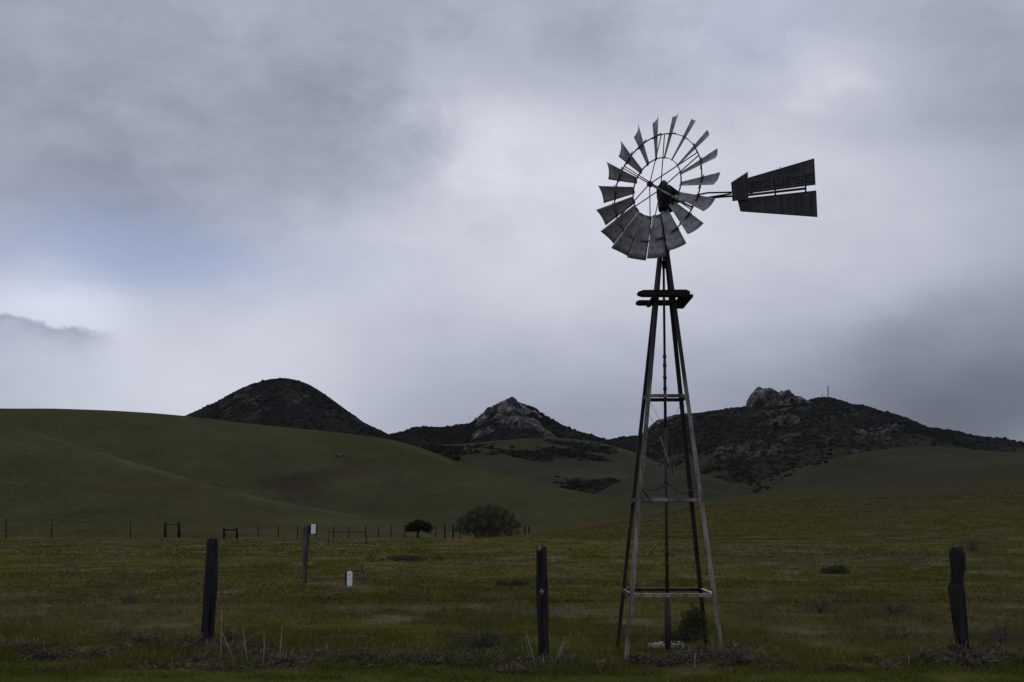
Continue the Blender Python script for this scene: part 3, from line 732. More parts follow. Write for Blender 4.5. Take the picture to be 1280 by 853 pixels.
m.tube([Vector((AX.x, AX.y, z-.05)), Vector((AX.x, AX.y, z+.09))], [0.058, 0.046], 12); m.tube([axis(z-.40), axis(z)], 0.013, 8); m.box((AX.x, AX.y, z-.03), (0.145, 0.145, 0.04))
m.tube([Vector((AX.x+.06, AX.y, z)), Vector((AX.x+.14, AX.y-.02, z+.005))], 0.008, 5)
m.build('tower_cap', M_iron, mill)
# platform of planks
def plank(pts, Y0, Y1):
    """a plank whose ends are cut to an outline (x, z), running from Y0 to Y1 in depth"""
    mb = MB(); vs = [Vector((x, y_, z)) for y_ in (Y0, Y1) for x, z in pts]; k = len(pts)
    mb.add(vs, [tuple(range(k)), tuple(reversed(range(k, 2*k)))]+[(i, (i+1) % k, k+(i+1) % k, k+i) for i in range(k)]); return mb
plat = MB()
ZP = at(830, 366, 14.15).z; ZQ = at(830, 366, 14.15).z
Yf, Yb = AX.y-0.27, AX.y+0.27
def xz(px, py, Y): q = at(px, py, Y); return (q.x, q.z)
pf = plank([xz(*a, Yf-.05) for a in ((797.5, 365), (804, 362.5), (858, 362), (863, 364.5), (862, 369.5), (804, 369.3), (798, 367.5))], Yf-.05, Yf+.09)
ro = pf.build('platform', M_plank, mill)
pb = plank([xz(*a, Yb) for a in ((795.5, 377), (799, 375.6), (856, 375.4), (859, 377), (858, 380.3), (799, 380.5), (796, 379.2))], Yb-.02, Yb+.12)
pb.build('plank', M_plank, ro, ROOT[ro.name])
xr0, xr1 = at(846, 370, 14.3).x, at(861.5, 370, 14.3).x; zpl = (pf.v[3].z+pb.v[3].z)/2
mc = MB(); z0 = pf.v[5].z-.004
mc.box(((xr0+xr1)/2, AX.y, z0-.018), (xr1-xr0, 0.84, 0.034)); mc.build('plank', M_plank, ro, ROOT[ro.name])
mc = MB(); mc.box((AX.x-.17, AX.y, z0-.016), (0.05, 0.66, 0.03)); mc.build('plank', M_plank, ro, ROOT[ro.name])

# wheel
TH = R(46.5); TILT = R(6.0); nfr = Vector((-math.sin(TH)*math.cos(TILT), -math.cos(TH)*math.cos(TILT), math.sin(TILT))); uax = Vector((math.cos(TH), -math.sin(TH), 0)); vax = nfr.cross(uax)
YW = AX.y + nfr.y*0.20
wc = at(820.8, 234.2, YW)
RT, RI, RO = 0.970, 0.398, 0.722
hubm = MB()
hubm.tube([(0, 0, .115), (0, 0, .155)], 0.040, 12); hubm.tube([(0, 0, -.10), (0, 0, -.06)], 0.055, 12)
hubm.tube([(0, 0, -.34), (0, 0, .17)], 0.018, 10)
wheel = link('wheel', hubm.mesh('wheel'), M_iron, mill)
RM = Matrix((uax, vax, nfr)).transposed().to_4x4()
wheel.matrix_local = Matrix.Translation(wc - ROOT[mill.name]) @ RM
wheel['label'] = 'multi-bladed wind wheel'
def ring(r, wid, th, n=96):
    m = MB(); vs = []; fs = []
    for k in range(n):
        a = 2*math.pi*k/n
        for rr_, zz in ((r-th/2, -wid/2), (r+th/2, -wid/2), (r+th/2, wid/2), (r-th/2, wid/2)): vs.append((rr_*math.cos(a), rr_*math.sin(a), zz))
    for k in range(n):
        b = k*4; c = ((k+1) % n)*4
        for j in range(4): fs.append((b+j, b+(j+1) % 4, c+(j+1) % 4, c+j))
    return m.add(vs, fs)
link('inner_ring', ring(RI, 0.020, 0.007).mesh('inner_ring'), M_ring, wheel)
link('outer_ring', ring(RO, 0.020, 0.007).mesh('outer_ring'), M_ring, wheel)
NB = 18; T0 = R(53.5)
BETA = R(36)
def blade_mesh():
    nu, nv = 7, 7; vs = []; fs = []
    cdir = lambda b: Vector((0, math.cos(b), -math.sin(b)))
    ndir = lambda b: Vector((0, math.sin(b), math.cos(b)))
    for side in (1, -1):
        for i in range(nu):
            t = i/(nu-1); r = (RI-0.012) + (RT-RI+0.012)*t
            wd = 0.096 + (0.248-0.096)*t; b = BETA + R(6)*(0.5-t)
            for j in range(nv):
                s = j/(nv-1)-0.5
                cam_h = 0.10*wd*(1-4*s*s)
                p = Vector((r - 0.02*t*s, 0, 0)) + cdir(b)*(wd*s) - ndir(b)*(cam_h-0.07*wd) + ndir(b)*(side*0.0012)
                vs.append(p)
    o = nu*nv
    for i in range(nu-1):
        for j in range(nv-1):
            a = i*nv+j; fs.append((a, a+nv, a+nv+1, a+1)); fs.append((o+a, o+a+1, o+a+nv+1, o+a+nv))
    rim = [j for j in range(nv)]+[i*nv+nv-1 for i in range(1, nu)]+[(nu-1)*nv+j for j in range(nv-2, -1, -1)]+[i*nv for i in range(nu-2, 0, -1)]
    for k in range(len(rim)):
        a, b = rim[k], rim[(k+1) % len(rim)]; fs.append((a, b, o+b, o+a))
    m = MB(); m.add(vs, fs, True)
    # the clip that ties the blade to the outer ring
    me = m.mesh('blade')
    return me
bme = blade_mesh(); bme.materials.append(M_blades)
b0 = link('blade', bme, None, wheel); b0.rotation_euler = (0, 0, T0)
clip = MB(); clip.beam((RO, -0.10, 0.03), (RO, 0.10, -0.03), 0.014, 0.005)
cme = clip.mesh('clip'); cme.materials.append(M_ring)
for k in range(1, NB):
    b = b0.copy(); COL.objects.link(b); b.parent = wheel; b.rotation_euler = (0, 0, T0+2*math.pi*k/NB)
for k in range(NB):
    c = bpy.data.objects.new('clip', cme); COL.objects.link(c); c.parent = wheel; c.rotation_euler = (0, 0, T0+2*math.pi*k/NB)
S0 = R(25.0)
for k in range(6):
    a = S0+k*math.pi/3
    for zz, zr_ in ((0.135, 0.012), (-0.08, -0.012)):
        da = R(1.2)*(1 if zz > 0 else -1)
        e = Vector((RO*math.cos(a+da), RO*math.sin(a+da), zr_)); h0 = Vector((0.03*math.cos(a), 0.03*math.sin(a), zz))
        wide = (k == 5 and zz > 0)
        m = MB().tube([h0, e], 0.013 if wide else 0.0075, 6)
        o = link('spoke', m.mesh('spoke'), M_leg if wide else M_ring, wheel)
        if wide: o['label'] = 'thicker pale spoke'
# gearbox and hood on the tower top
gb = MB(); gc = at(833.0, 245, AX.y)
def gp(px, py, Y=AX.y): return at(px, py, Y)
def lathe_axis(mb, prof, n=14):
    vs = []; fs = []
    for (c, rx, ry) in prof:
        for k in range(n):
            a = 2*math.pi*k/n; vs.append(c+Vector((rx*math.cos(a), ry*math.sin(a), 0)))
    for i in range(len(prof)-1):
        for k in range(n): fs.append((i*n+k, i*n+(k+1) % n, (i+1)*n+(k+1) % n, (i+1)*n+k))
    fs.append(tuple(reversed(range(n)))); fs.append(tuple((len(prof)-1)*n+k for k in range(n)))
    mb.add(vs, fs, True)
lathe_axis(gb, [(gp(833, 264), .10, .10), (gp(832.5, 260), .105, .12), (gp(831.5, 253), .09, .15), (gp(831, 246), .105, .17), (gp(830.5, 240), .105, .17), (gp(829.5, 235), .075, .13), (gp(829.3, 230), .052, .09), (gp(829.5, 227), .035, .05), (gp(829.8, 225.6), .012, .02)])
ax0 = wc + nfr*(-0.06); ax1 = wc + nfr*(-0.42)
gb.tube([ax0, ax1], 0.05, 10)
gb.beam(gp(833, 238, AX.y), gp(845, 247, AX.y-.05), 0.10, 0.16)
gb.tube([gp(842, 241, AX.y-.05), gp(842, 262, AX.y-.05)][::-1], [0.03, 0.035], 8)
gb.box(gp(838, 250), (0.16, 0.14, 0.15)); gb.box(gp(835, 259), (0.17, 0.16, 0.06))
gb.build('gearbox', M_iron, mill)

# tail: boom, two sheets, spring plate
PHI = R(12.0); wdir = Vector((math.cos(PHI), -math.sin(PHI), 0)); pn = Vector((-math.sin(PHI), -math.cos(PHI), 0)); P0 = Vector((AX.x, AX.y, 0))
def tp(px, py, off=0.0): return on_plane(px, py, P0+pn*off, pn)
tl = MB()
tl.tube([tp(846, 253, -.01), tp(890, 247.2, -.01), tp(941, 243.5, -.01)], 0.013, 6)
tl.tube([tp(845, 249), tp(885, 241.2), tp(914, 240.6), tp(941, 241.2)], 0.011, 6)
tl.tube([tp(846, 251), tp(885, 247), tp(914, 242.5)], 0.011, 6)
tl.beam(tp(934, 244.3), tp(1008, 235.7), 0.020, 0.044, pn)
for px, y0, y1 in ((969.2, 234.5, 244.8), (1007, 230.5, 241)):
    tl.beam(tp(px, y0, .012), tp(px, y1, .012), 0.022, 0.012, pn)
tail = tl.build('tail', M_iron, mill); tail['label'] = 'folded tail boom with two sheet panels'
def sheet(name, poly, off, mat, th=0.004):
    return MB().slab([tp(x, y_, off) for x, y_ in poly], pn, th).build(name, mat, tail, ROOT[tail.name])
up = sheet('vane_panel', [(930.4, 224), (1017.7, 198.3), (1019.5, 231), (940.6, 241.2), (931.5, 242.3)], 0.0, M_vane)
lo = sheet('vane_panel', [(922, 250.8), (934, 247.8), (1020, 238.4), (1021.8, 271.6), (925.4, 264.5)], 0.0, M_vane2)
sheet('spring_plate', [(913.8, 228.4), (934.8, 214.8), (935.7, 249.4), (915.5, 251.8)], 0.03, M_vane)
# folded stiffening lips along the sheet edges
for a, b in (((936, 222.6), (1017.4, 198.7)), ((1017.4, 198.7), (1019.1, 230.8)), ((1020.0, 238.8), (1021.4, 271.2)), ((925.6, 264.2), (1021.4, 271.2)), ((941, 241.0), (1019, 230.9)), ((934, 248), (1019.8, 238.8))):
    MB().beam(tp(*a, .004), tp(*b, .004), 0.008, 0.008, pn).build('edge_lip', M_letter, tail, ROOT[tail.name])
for px, py in ((953, 233), (975, 209.5), (990, 226), (992, 247), (986, 267), (969.5, 247), (1006, 244), (930, 256)):
    c = tp(px, py, .004); MB().tube([c, c+pn*0.006], 0.008, 6).build('rivet', M_mast, tail, ROOT[tail.name])
def lettering(txt, a, b, height, squeeze=None):
    """flat painted word from photo point a to b along its baseline"""
    cu = bpy.data.curves.new('lettering', 'FONT'); cu.body = txt; cu.size = 1.0; cu.offset = 0.012
    to = bpy.data.objects.new('lettering_source', cu); COL.objects.link(to)
    bpy.context.view_layer.update()
    me = bpy.data.meshes.new_from_object(to.evaluated_get(bpy.context.evaluated_depsgraph_get()))
    bpy.data.objects.remove(to); bpy.data.curves.remove(cu)
    co = np.array([v.co[:] for v in me.vertices]); lo_, hi_ = co.min(0), co.max(0)
    A, B = tp(*a, .0035), tp(*b, .0035); xv = (B-A); L = xv.length; xv.normalize(); yv = pn.cross(xv).normalized()
    if yv.z < 0: yv = -yv
    for v in me.vertices:
        x = (v.co.x-lo_[0])/(hi_[0]-lo_[0])*L; y_ = (v.co.y-lo_[1])/(hi_[1]-lo_[1])*height*(1+0.35*x/L)
        p = A + xv*x + yv*y_; v.co = p-ROOT[tail.name]
    me.name = 'lettering'; o = link('lettering', me, M_letter, tail); return o
lettering('ECLIPSE', (938.5, 236.0), (1016.5, 228.6), 0.086)
lettering('STEEL', (975, 218.2), (1001, 214.4), 0.046)

# ---------------------------------------------------------------- near wire fence
fence = empty('wire_fence', (0.0, 13.4, 0.0))
tag(fence, 'old roadside wire fence on rough dark wooden posts in front of the windmill', 'fence')
def wpost(base, top, prof, mat, parent, name='post', n=14, seed=1.0, cracks=0.1):
    """a rough post: prof lists (t, radius, side shift)"""
    m = MB(); base = Vector(base); top = Vector(top); L = (top-base).length
    ts = np.linspace(0, 1, 22); pt = [q[0] for q in prof]
    vs = []; fs = []
    for i, t in enumerate(ts):
        c = base.lerp(top, t); r = np.interp(t, pt, [q[1] for q in prof]); sh = np.interp(t, pt, [q[2] for q in prof])
        for k in range(n):
            a = 2*math.pi*k/n
            rr_ = r*(1+cracks*mnoise.noise(Vector((math.cos(a)*1.6+seed, math.sin(a)*1.6, t*2.5)))+cracks*0.7*mnoise.noise(Vector((math.cos(a)*4+seed, math.sin(a)*4, t*1.2))))
            z = 0.0 if i < len(ts)-1 else 0.02*L*mnoise.noise(Vector((math.cos(a)*1.5, math.sin(a)*1.5+seed, 3)))
            vs.append(c+Vector((math.cos(a)*rr_+sh, math.sin(a)*rr_, z)))
    for i in range(len(ts)-1):
        for k in range(n): fs.append((i*n+k, i*n+(k+1) % n, (i+1)*n+(k+1) % n, (i+1)*n+k))
    m.add(vs, fs, True)
    cap = len(ts)-1; ctr = sum((Vector(vs[cap*n+k]) for k in range(n)), Vector())/n - Vector((0, 0, .008))
    b = len(m.v); m.v.append(ctr)
    for k in range(n): m.f.append([b-n+k, b-n+(k+1) % n, b]); m.sm.append(False)
    return m.build(name, mat, parent)
PL = (at(259, 793, 14.3), at(265.5, 673, 14.3)); PM = (at(679.5, 818, 13.4), at(677, 683, 13.4)); PR = (at(1202, 818, 13.4), at(1195.5, 684, 13.4))
dn = Vector((0, 0, -.15))
o = wpost(PL[0]+dn, PL[1], [(0, .082, 0), (.6, .083, .01), (1, .068, .0)], M_post, fence, seed=2.0, cracks=0.06); o['label'] = 'smooth leaning post at the far side of the grass bank'
o = wpost(PM[0]+dn, PM[1], [(0, .066, .012), (.3, .064, 0), (.62, .070, -.004), (.8, .062, 0), (1, .058, .004)], M_post, fence, seed=5.0, cracks=0.16); o['label'] = 'straight cracked post with two bare knots'
for px, py, r in ((677.5, 739.5, .026), (674, 686, .022)):
    c = at(px, py, 13.335); MB().add([c+Vector((math.cos(a)*r, -0.006+(.008 if k % 2 else 0), math.sin(a)*r*1.35)) for k, a in enumerate(np.linspace(0, 2*math.pi, 9)[:-1])]+[c+Vector((0, .04, 0)), c+Vector((0.006, -0.012, -.006))], [(k, (k+1) % 8, 9) for k in range(8)]+[((k+1) % 8, k, 8) for k in range(8)]).build('knot', M_knot, o, ROOT[o.name])
o = wpost(PR[0]+dn, PR[1], [(0, .082, .03), (.12, .080, .02), (.42, .088, -.004), (.58, .090, -.014), (.645, .098, -.030), (.675, .090, -.028), (.70, .072, -.014), (.76, .072, -.012), (.81, .086, .004), (.90, .096, .004), (.97, .090, -.002), (1, .076, -.004)], M_post, fence, seed=9.0, cracks=0.13); o['label'] = 'gnarled post with a narrow neck'
for bx, by in ((-9.2, 14.6), (10.6, 13.5)):
    zb = float(gz(bx, by)); wpost((bx, by, zb-.15), (bx+.02, by, zb+1.25), [(0, .075, 0), (1, .065, 0)], M_post, fence, seed=bx)
wp = [(-9.2, 14.6), (PL[0].x+.03, 14.3), (PM[0].x, 13.4), (PR[0].x, 13.4), (10.6, 13.5)]
for zi, z in enumerate((0.30, 0.52, 0.69, 0.92)):
    m = MB(); pts = []
    for k in range(len(wp)-1):
        a = Vector((wp[k][0], wp[k][1]-.085, z+(0.12 if k < 1 else 0))); b = Vector((wp[k+1][0], wp[k+1][1]-.085, z+(0.12 if k+1 == 1 else 0)))
        if k == 0: a.z = z+.08
        for t in np.linspace(0, 1, 10)[:-1]: pts.append(a.lerp(b, t)-Vector((0, 0, 0.035*4*t*(1-t))))
    pts.append(Vector((wp[-1][0], wp[-1][1]-.085, z)))
    m.tube(pts, 0.0027, 4)
    for k in range(len(pts)-1):
        L = (pts[k+1]-pts[k]).length
        for q in range(int(L/0.14)):
            c = pts[k].lerp(pts[k+1], q*0.14/L); m.tube([c+Vector((-.012, 0, .014)), c+Vector((.012, 0, -.014))], 0.0018, 3, False)
    m.build('barbed_wire', M_wire, fence)

# ---------------------------------------------------------------- far fence and field furniture
ff = empty('far_fence', (-20, 92, float(gz(-20, 92)))); tag(ff, 'distant line of thin dark posts and wire along the foot of the hills', 'fence')
FP = [(8, 648, 671, 88), (65, 649, 671, 90), (163, 651, 671, 92), (225.5, 657, 671, 93), (323, 657, 671, 97), (348, 657, 671, 98), (372, 657, 671, 99), (395, 657, 671, 100), (417, 657, 671, 101), (436, 657, 671, 102), (457, 657, 670.5, 102), (473, 657, 670.5, 103), (489, 656, 670, 104), (506, 656, 669.5, 105), (545, 655, 668, 106), (556, 655, 668, 106.5), (566.5, 655, 668, 107), (575, 656, 668, 107.5), (656, 657, 666, 112), (661, 657, 666, 112)]
tops = []
for px, y0, y1, Y in FP:
    b = at(px, y1, Y); t = at(px, y0, Y); g = float(gz(b.x, b.y)); b.z = min(b.z, g)-.15
    r = 0.05 if px not in (656, 661, 566.5, 556) else 0.09
    if px in (225.5,): r = 0.03
    MB().tube([b, t], [r, r*0.85], 7).build('post', M_post, ff); tops.append(t)
for dz in (0.12, 0.5):
    MB().tube([tops[0]+Vector((-14, -1, 0.0-dz))]+[t-Vector((0, 0, dz)) for t in tops], 0.006, 3, False).build('wire', M_wire, ff)
def hbrace(x0, x1, y0, y1, yr, Y, label, rp, rr_):
    a = at(x0, y1, Y); root = empty('brace_panel', (at((x0+x1)/2, y1, Y).x, Y, a.z)); tag(root, label, 'fence brace')
    for x in (x0, x1):
        MB().tube([at(x, y1+1.5, Y), at(x, y0, Y)], rp, 8).build('post', M_post, root)
    MB().tube([at(x0, yr, Y), at(x1, yr, Y)], rr_, 7).build('rail', M_post, root)
hbrace(206.5, 223.5, 652.5, 670.5, 656, 88, 'taller dark H-shaped fence brace of two stout posts and a rail', 0.11, 0.035)
hbrace(280, 296, 660, 672, 662.5, 86, 'shorter dark H-shaped fence brace near the leaning post', 0.10, 0.06)
# faint field gate far left
gt = empty('field_gate', tuple(at(120, 671, 90))); tag(gt, 'faint grey metal field gate with a sagging top rail at the hill foot', 'gate')
for x, y0 in ((97.5, 648), (143, 653)): MB().tube([at(x, 672, 90), at(x, y0, 90)], 0.028, 6).build('post', M_greypost, gt)
for ya, yb in ((653.5, 656), (663, 664)): MB().tube([at(97.5, ya, 90), at(118, ya+1, 90), at(143, yb, 90)], 0.018, 5).build('rail', M_wire, gt)
# low rail frame
Yr = 60.0; rf = empty('rail_frame', tuple(at(435, 683, Yr))); tag(rf, 'low dark metal rail frame standing in the middle of the pasture', 'rail')
MB().tube([at(410, 664.7, Yr), at(458.5, 665.2, Yr)], 0.034, 7).build('rail', M_rod, rf)
for x in (411, 458): MB().tube([at(x, 684.5, Yr), at(x, 664.5, Yr)], 0.028, 7).build('leg', M_rod, rf)
MB().tube([at(458.5, 683, Yr), at(463, 674, Yr+.5)], 0.022, 5).build('brace', M_rod, rf)
# service post with white box
Ys = 27.0; sp_ = empty('service_post', tuple(at(380.5, 731, Ys))); tag(sp_, 'weathered grey service post with a small white box on its top', 'post')
wpost(at(380, 734, Ys), at(382.2, 656, Ys), [(0, .055, 0), (1, .085, 0)], M_greypost, sp_, seed=4.0)
MB().box(at(392.6, 661.3, Ys-.05), (0.125, 0.10, 0.215)).build('meter_box', M_white, sp_)
MB().box(at(387.7, 661.2, Ys-.05), (0.035, 0.09, 0.20)).build('side_bracket', M_iron, sp_)
MB().box(at(395.9, 661.3, Ys-.05), (0.022, 0.12, 0.225)).build('box_edge', M_iron, sp_)
m = MB(); m.tube([at(388, 666, Ys-.1), at(386.3, 671, Ys-.1), at(384.6, 690, Ys-.11), at(382, 731, Ys-.1)], 0.016, 6); m.build('conduit', M_rod, sp_)
# white stand box with tap pipe
Yh = 26.5; hb = empty('utility_box', tuple(at(436, 733.5, Yh))); tag(hb, 'upright white utility box with a tap pipe on top standing in the grass', 'utility box')
m = MB(); m.box(at(437, 724.3, Yh-.04), (0.118, 0.03, 0.355)); m.build('front_panel', M_white, hb)
m = MB(); m.box(at(436, 724.3, Yh+.04), (0.15, 0.12, 0.40)); m.build('case', M_iron, hb)
MB().box(at(437.2, 718.3, Yh-.058), (0.05, 0.008, 0.012)).build('latch', M_mast, hb)
m = MB(); m.tube([at(434, 714.5, Yh), at(449, 713.6, Yh), at(455, 714.5, Yh), at(455.5, 718, Yh)], 0.017, 6); m.tube([at(452.5, 714, Yh), at(452.5, 708.5, Yh)], 0.012, 5); m.box(at(452.5, 708.5, Yh), (0.09, 0.02, 0.03)); m.build('tap_pipe', M_rod, hb)
for k, (x0, x1, y_) in enumerate(((384.5, 392, 732.3), (407, 420, 733.3))):
    a, b = at(x0, y_, 26.6), at(x1, y_+.4, 26.6); a.z = float(gz(a.x, a.y))+.04; b.z = float(gz(b.x, b.y))+.03
    q = MB().beam(a, b, 0.05, 0.026).build('pale_board', M_knot)
    tag(q, ('short pale board lying at the foot of the service post', 'longer pale board lying in the grass beside the utility box')[k], 'board', 'pale boards lying by the service post')
# white kerb by the well
kb = MB(); ca = at(812, 799.5, 14.95); cb = at(853, 799.0, 14.95)
prev = None
for t in np.linspace(0, 1, 12):
    p = ca.lerp(cb, t); p.z = float(gz(p.x, p.y)); h = 0.058+0.04*mnoise.noise(Vector((t*7, 1, 2)))
    kb.box(p+Vector((0, 0.02*math.sin(t*6), h/2-.03)), (0.0392, 0.05, h+.06), None, 0.93)
tag(kb.build('white_kerb', M_paleboard), 'broken white kerb half buried in grass under the windmill', 'kerb')

# ---------------------------------------------------------------- plants
def leaves(C, size, cols, thin=0.45, up=0.0, bend=False):
    """one small pointed leaf (two triangles) per centre"""
    n = len(C); a = rng.random(n)*2*math.pi; e = (rng.random(n)-0.5)*2.2+up
    d = np.stack([np.cos(a)*np.cos(e), np.sin(a)*np.cos(e), np.sin(e)], 1)
    q = rng.normal(size=(n, 3)); s = np.cross(d, q); s /= np.linalg.norm(s, axis=1)[:, None]+1e-9
    L = (size*(0.6+0.8*rng.random(n)))[:, None]
    V = np.stack([C-d*L*.5, C+s*L*thin*.5, C+d*L*.5, C-s*L*thin*.5], 1).reshape(-1, 3)
    F = np.arange(n*4).reshape(n, 4)
    return V, F, np.repeat(cols, 4, 0)
def crown_points(n, clumps):
    """points spread over the shells of several clumps (x, y, z, radius)"""
    cl = np.array(clumps); wgt = cl[:, 3]**2; k = rng.choice(len(cl), n, p=wgt/wgt.sum())
    d = rng.normal(size=(n, 3)); d /= np.linalg.norm(d, axis=1)[:, None]
    r = cl[k, 3]*(0.50+0.62*rng.random(n)**0.8)*(0.85+0.3*fbm(d[:, 0]*2+k, d[:, 2]*2+d[:, 1]*2, 3, 81))
    return cl[k, :3]+d*r[:, None]*np.array((1, 1, 0.85))
def foliage(name, parent, V, F, C, mat=None):
    o = link(name, np_mesh(name, V-np.array(ROOT[parent.name]), F, C), mat or M_leaf, parent); return o
# small dark tree
Yt = 100.0; tb = at(523, 671, Yt); tree = empty('small_tree', tb); tag(tree, 'small dark round-topped tree with a short forked trunk by the far fence', 'tree')
ppm = FPX/Yt
def tpt(px, py, dy=0): return at(px, py, Yt)+Vector((0, dy, 0))
m = MB(); m.tube([tpt(522, 674), tpt(522.3, 666), tpt(521, 661), tpt(517, 657)], [.13, .10, .07, .03], 7)
m.tube([tpt(522.3, 666), tpt(525, 661), tpt(530, 657)], [.08, .06, .03], 6); m.tube([tpt(522, 664), tpt(523, 658, .3), tpt(524, 654, .4)], [.07, .05, .03], 6)
m.build('trunk', M_bark, tree)
cl = []
for px, py, r in ((511, 659, 4.2), (516, 656.5, 5), (522, 654.5, 5.2), (528, 655, 5), (534, 657, 5), (538, 660, 4), (510, 663, 3.2), (518, 661, 4), (537, 664, 2.6), (515, 660, 5), (530, 660, 5), (523, 661.5, 4), (533, 663, 3.5), (521, 651.5, 3), (532, 661.5, 3.5), (514, 662, 3), (525, 658, 4.5)):
    p = tpt(px, py, random.uniform(-.5, .5)); cl.append((p.x, p.y, p.z, r/ppm))
C = crown_points(4200, cl); cc = pick((0.016, 0.022, 0.012), (0.044, 0.050, 0.025), rng.random(len(C)))
foliage('crown', tree, *leaves(C, 0.11, cc, .6))
# broad round bush
bb = at(609, 672, Yt+2); bush = empty('round_bush', bb); tag(bush, 'broad grey-green rounded bush of many fine stems by the far fence', 'bush')
m = MB()
for k in range(60):
    a = random.uniform(0, 6.28); r0 = random.uniform(0, .9); b = bb+Vector((math.cos(a)*r0*1.6, math.sin(a)*r0*.8, -.3))
    t = bb+Vector((math.cos(a)*random.uniform(.4, 2.6), math.sin(a)*random.uniform(.2, 1.8), random.uniform(1.2, 2.5)))
    m.tube([b, b.lerp(t, .5)+Vector((random.uniform(-.15, .15), 0, .12)), t], [.024, .015, .006], 4, False)
m.build('stem', M_bark, bush)
cl = []
for px, py, r in ((577, 658, 7), (583, 651, 9), (592, 645, 9), (603, 641, 9), (614, 640, 9), (625, 642, 9), (634, 648, 9), (642, 655, 7), (590, 658, 11), (605, 654, 13), (620, 655, 13), (634, 660, 9), (582, 664, 7), (600, 664, 9), (620, 665, 9), (636, 666, 6), (571, 662, 4), (575, 650, 4), (588, 640, 4), (598, 636, 4), (611, 634, 4), (622, 635, 4), (632, 640, 4), (640, 646, 4), (648, 657, 4), (646, 665, 4)):
    p = at(px, py, Yt+2+random.uniform(-1.0, 1.0)); cl.append((p.x, p.y, p.z, r/ppm))
C = crown_points(26000, cl); hgt = np.clip((C[:, 2]-bb.z)/2.6, 0, 1)
cc = pick((0.046, 0.043, 0.032), (0.074, 0.071, 0.042), rng.random(len(C)))
foliage('crown', bush, *leaves(C, 0.10, cc, .28, 0.6))
# green bush inside the windmill legs
gb_ = at(866, 797, 14.55); gbush = empty('green_bush', gb_); tag(gbush, 'dense dark green upright bush growing between the windmill legs', 'bush')
cl = []
for px, py, r in ((866, 794, 12), (857, 791, 9), (876, 791, 10), (864, 781, 10), (873, 780, 9), (857, 779, 6), (868, 770, 8), (875, 769, 6), (861, 767, 5), (869, 761, 4.5), (865, 756, 3), (880, 776, 5), (852, 786, 5), (846, 795, 7), (838, 796, 6), (853, 798, 7), (829, 797, 4)):
    p = at(px, py, 14.55+random.uniform(-.08, .08)); cl.append((p.x, p.y, p.z, r/98.0))
C = crown_points(5200, cl); cc = pick((0.034, 0.052, 0.026), (0.085, 0.112, 0.050), rng.random(len(C))**1.3)
foliage('crown', gbush, *leaves(C, 0.034, cc, .22, .9))
m = MB()
for k in range(14):
    a = random.uniform(0, 6.28); b = gb_+Vector((math.cos(a)*.05, math.sin(a)*.05, -.05)); m.tube([b, b+Vector((math.cos(a)*.10, math.sin(a)*.10, .38))], [.006, .003], 4, False)
m.build('stem', M_bark, gbush)
# low shrubs out in the pasture
def shrub(px, py, Y, w_, h_, label, c1, c2, n, ls, thin=.3, twigs=0):
    b = at(px, py, Y); b.z = float(gz(b.x, b.y)) if Y < 60 and px < 900 else b.z
    root = empty('low_shrub', b); tag(root, label, 'shrub')
    cl = [(b.x+max(-.6, min(.6, random.gauss(0, .28)))*w_, b.y+random.gauss(0, .22)*w_, b.z+h_*random.uniform(.0, .5), h_*random.uniform(.2, .5)) for _ in range(int(9+8*w_/h_))]
    C = crown_points(n, cl); foliage('crown', root, *leaves(C, ls, pick(c1, c2, rng.random(n)), thin, .5))
    m = MB()
    for k in range(10+twigs):
        a = random.uniform(0, 6.28); t = Vector((math.cos(a)*w_*random.uniform(.1, .4), math.sin(a)*w_*.3, h_*random.uniform(.6, 1.0+.5*(twigs > 0))))
        m.tube([b+Vector((t.x*.06, t.y*.06, -.05)), b+t], [.009, .003], 4, False)
    m.build('stem', M_greypost if twigs else M_bark, root)
GD = (0.022, 0.032, 0.018); GL = (0.042, 0.052, 0.028); DD = (0.075, 0.066, 0.058); DL = (0.13, 0.118, 0.105)
shrub(1043, 718, 33, .80, .34, 'round grey-green shrub alone in the pasture beyond the windmill', (0.036, 0.044, 0.030), (0.06, 0.068, 0.045), 1600, .06)
shrub(1216, 689, 52, 1.2, .75, 'sparse twiggy shrub behind the gnarled fence post', (0.05, 0.05, 0.04), (0.08, 0.076, 0.06), 1100, .06, .2, 26)
shrub(1120, 765, 19.5, .7, .16, 'flat grey dead shrub in the grass before the gnarled post', DD, DL, 1200, .05, .12)
shrub(1025, 762, 20, .45, .20, 'small brown dead shrub in the grass midway to the windmill', DD, DL, 700, .05, .12)
shrub(1252, 800, 14.6, .55, .24, 'greyish dead weed clump to the outer side of the gnarled post', DD, DL, 1100, .05, .10, 8)
shrub(640, 733, 27, .75, .16, 'low dark green weed patch near the cracked post', GD, GL, 900, .05)
shrub(605, 797, 14.6, .75, .30, 'pale green tall weeds along the fence beside the cracked post', (0.05, 0.056, 0.034), (0.085, 0.088, 0.06), 900, .09, .10, 18)
shrub(505, 703, 41, 2.2, .26, 'low grey-green weed mound far out in the pasture', (0.036, 0.042, 0.028), (0.06, 0.064, 0.042), 1300, .08)
shrub(165, 750, 22, .35, .26, 'small brown weed tuft in the pasture below the H-shaped braces', DD, (0.09, 0.085, 0.065), 500, .05, .12, 5)
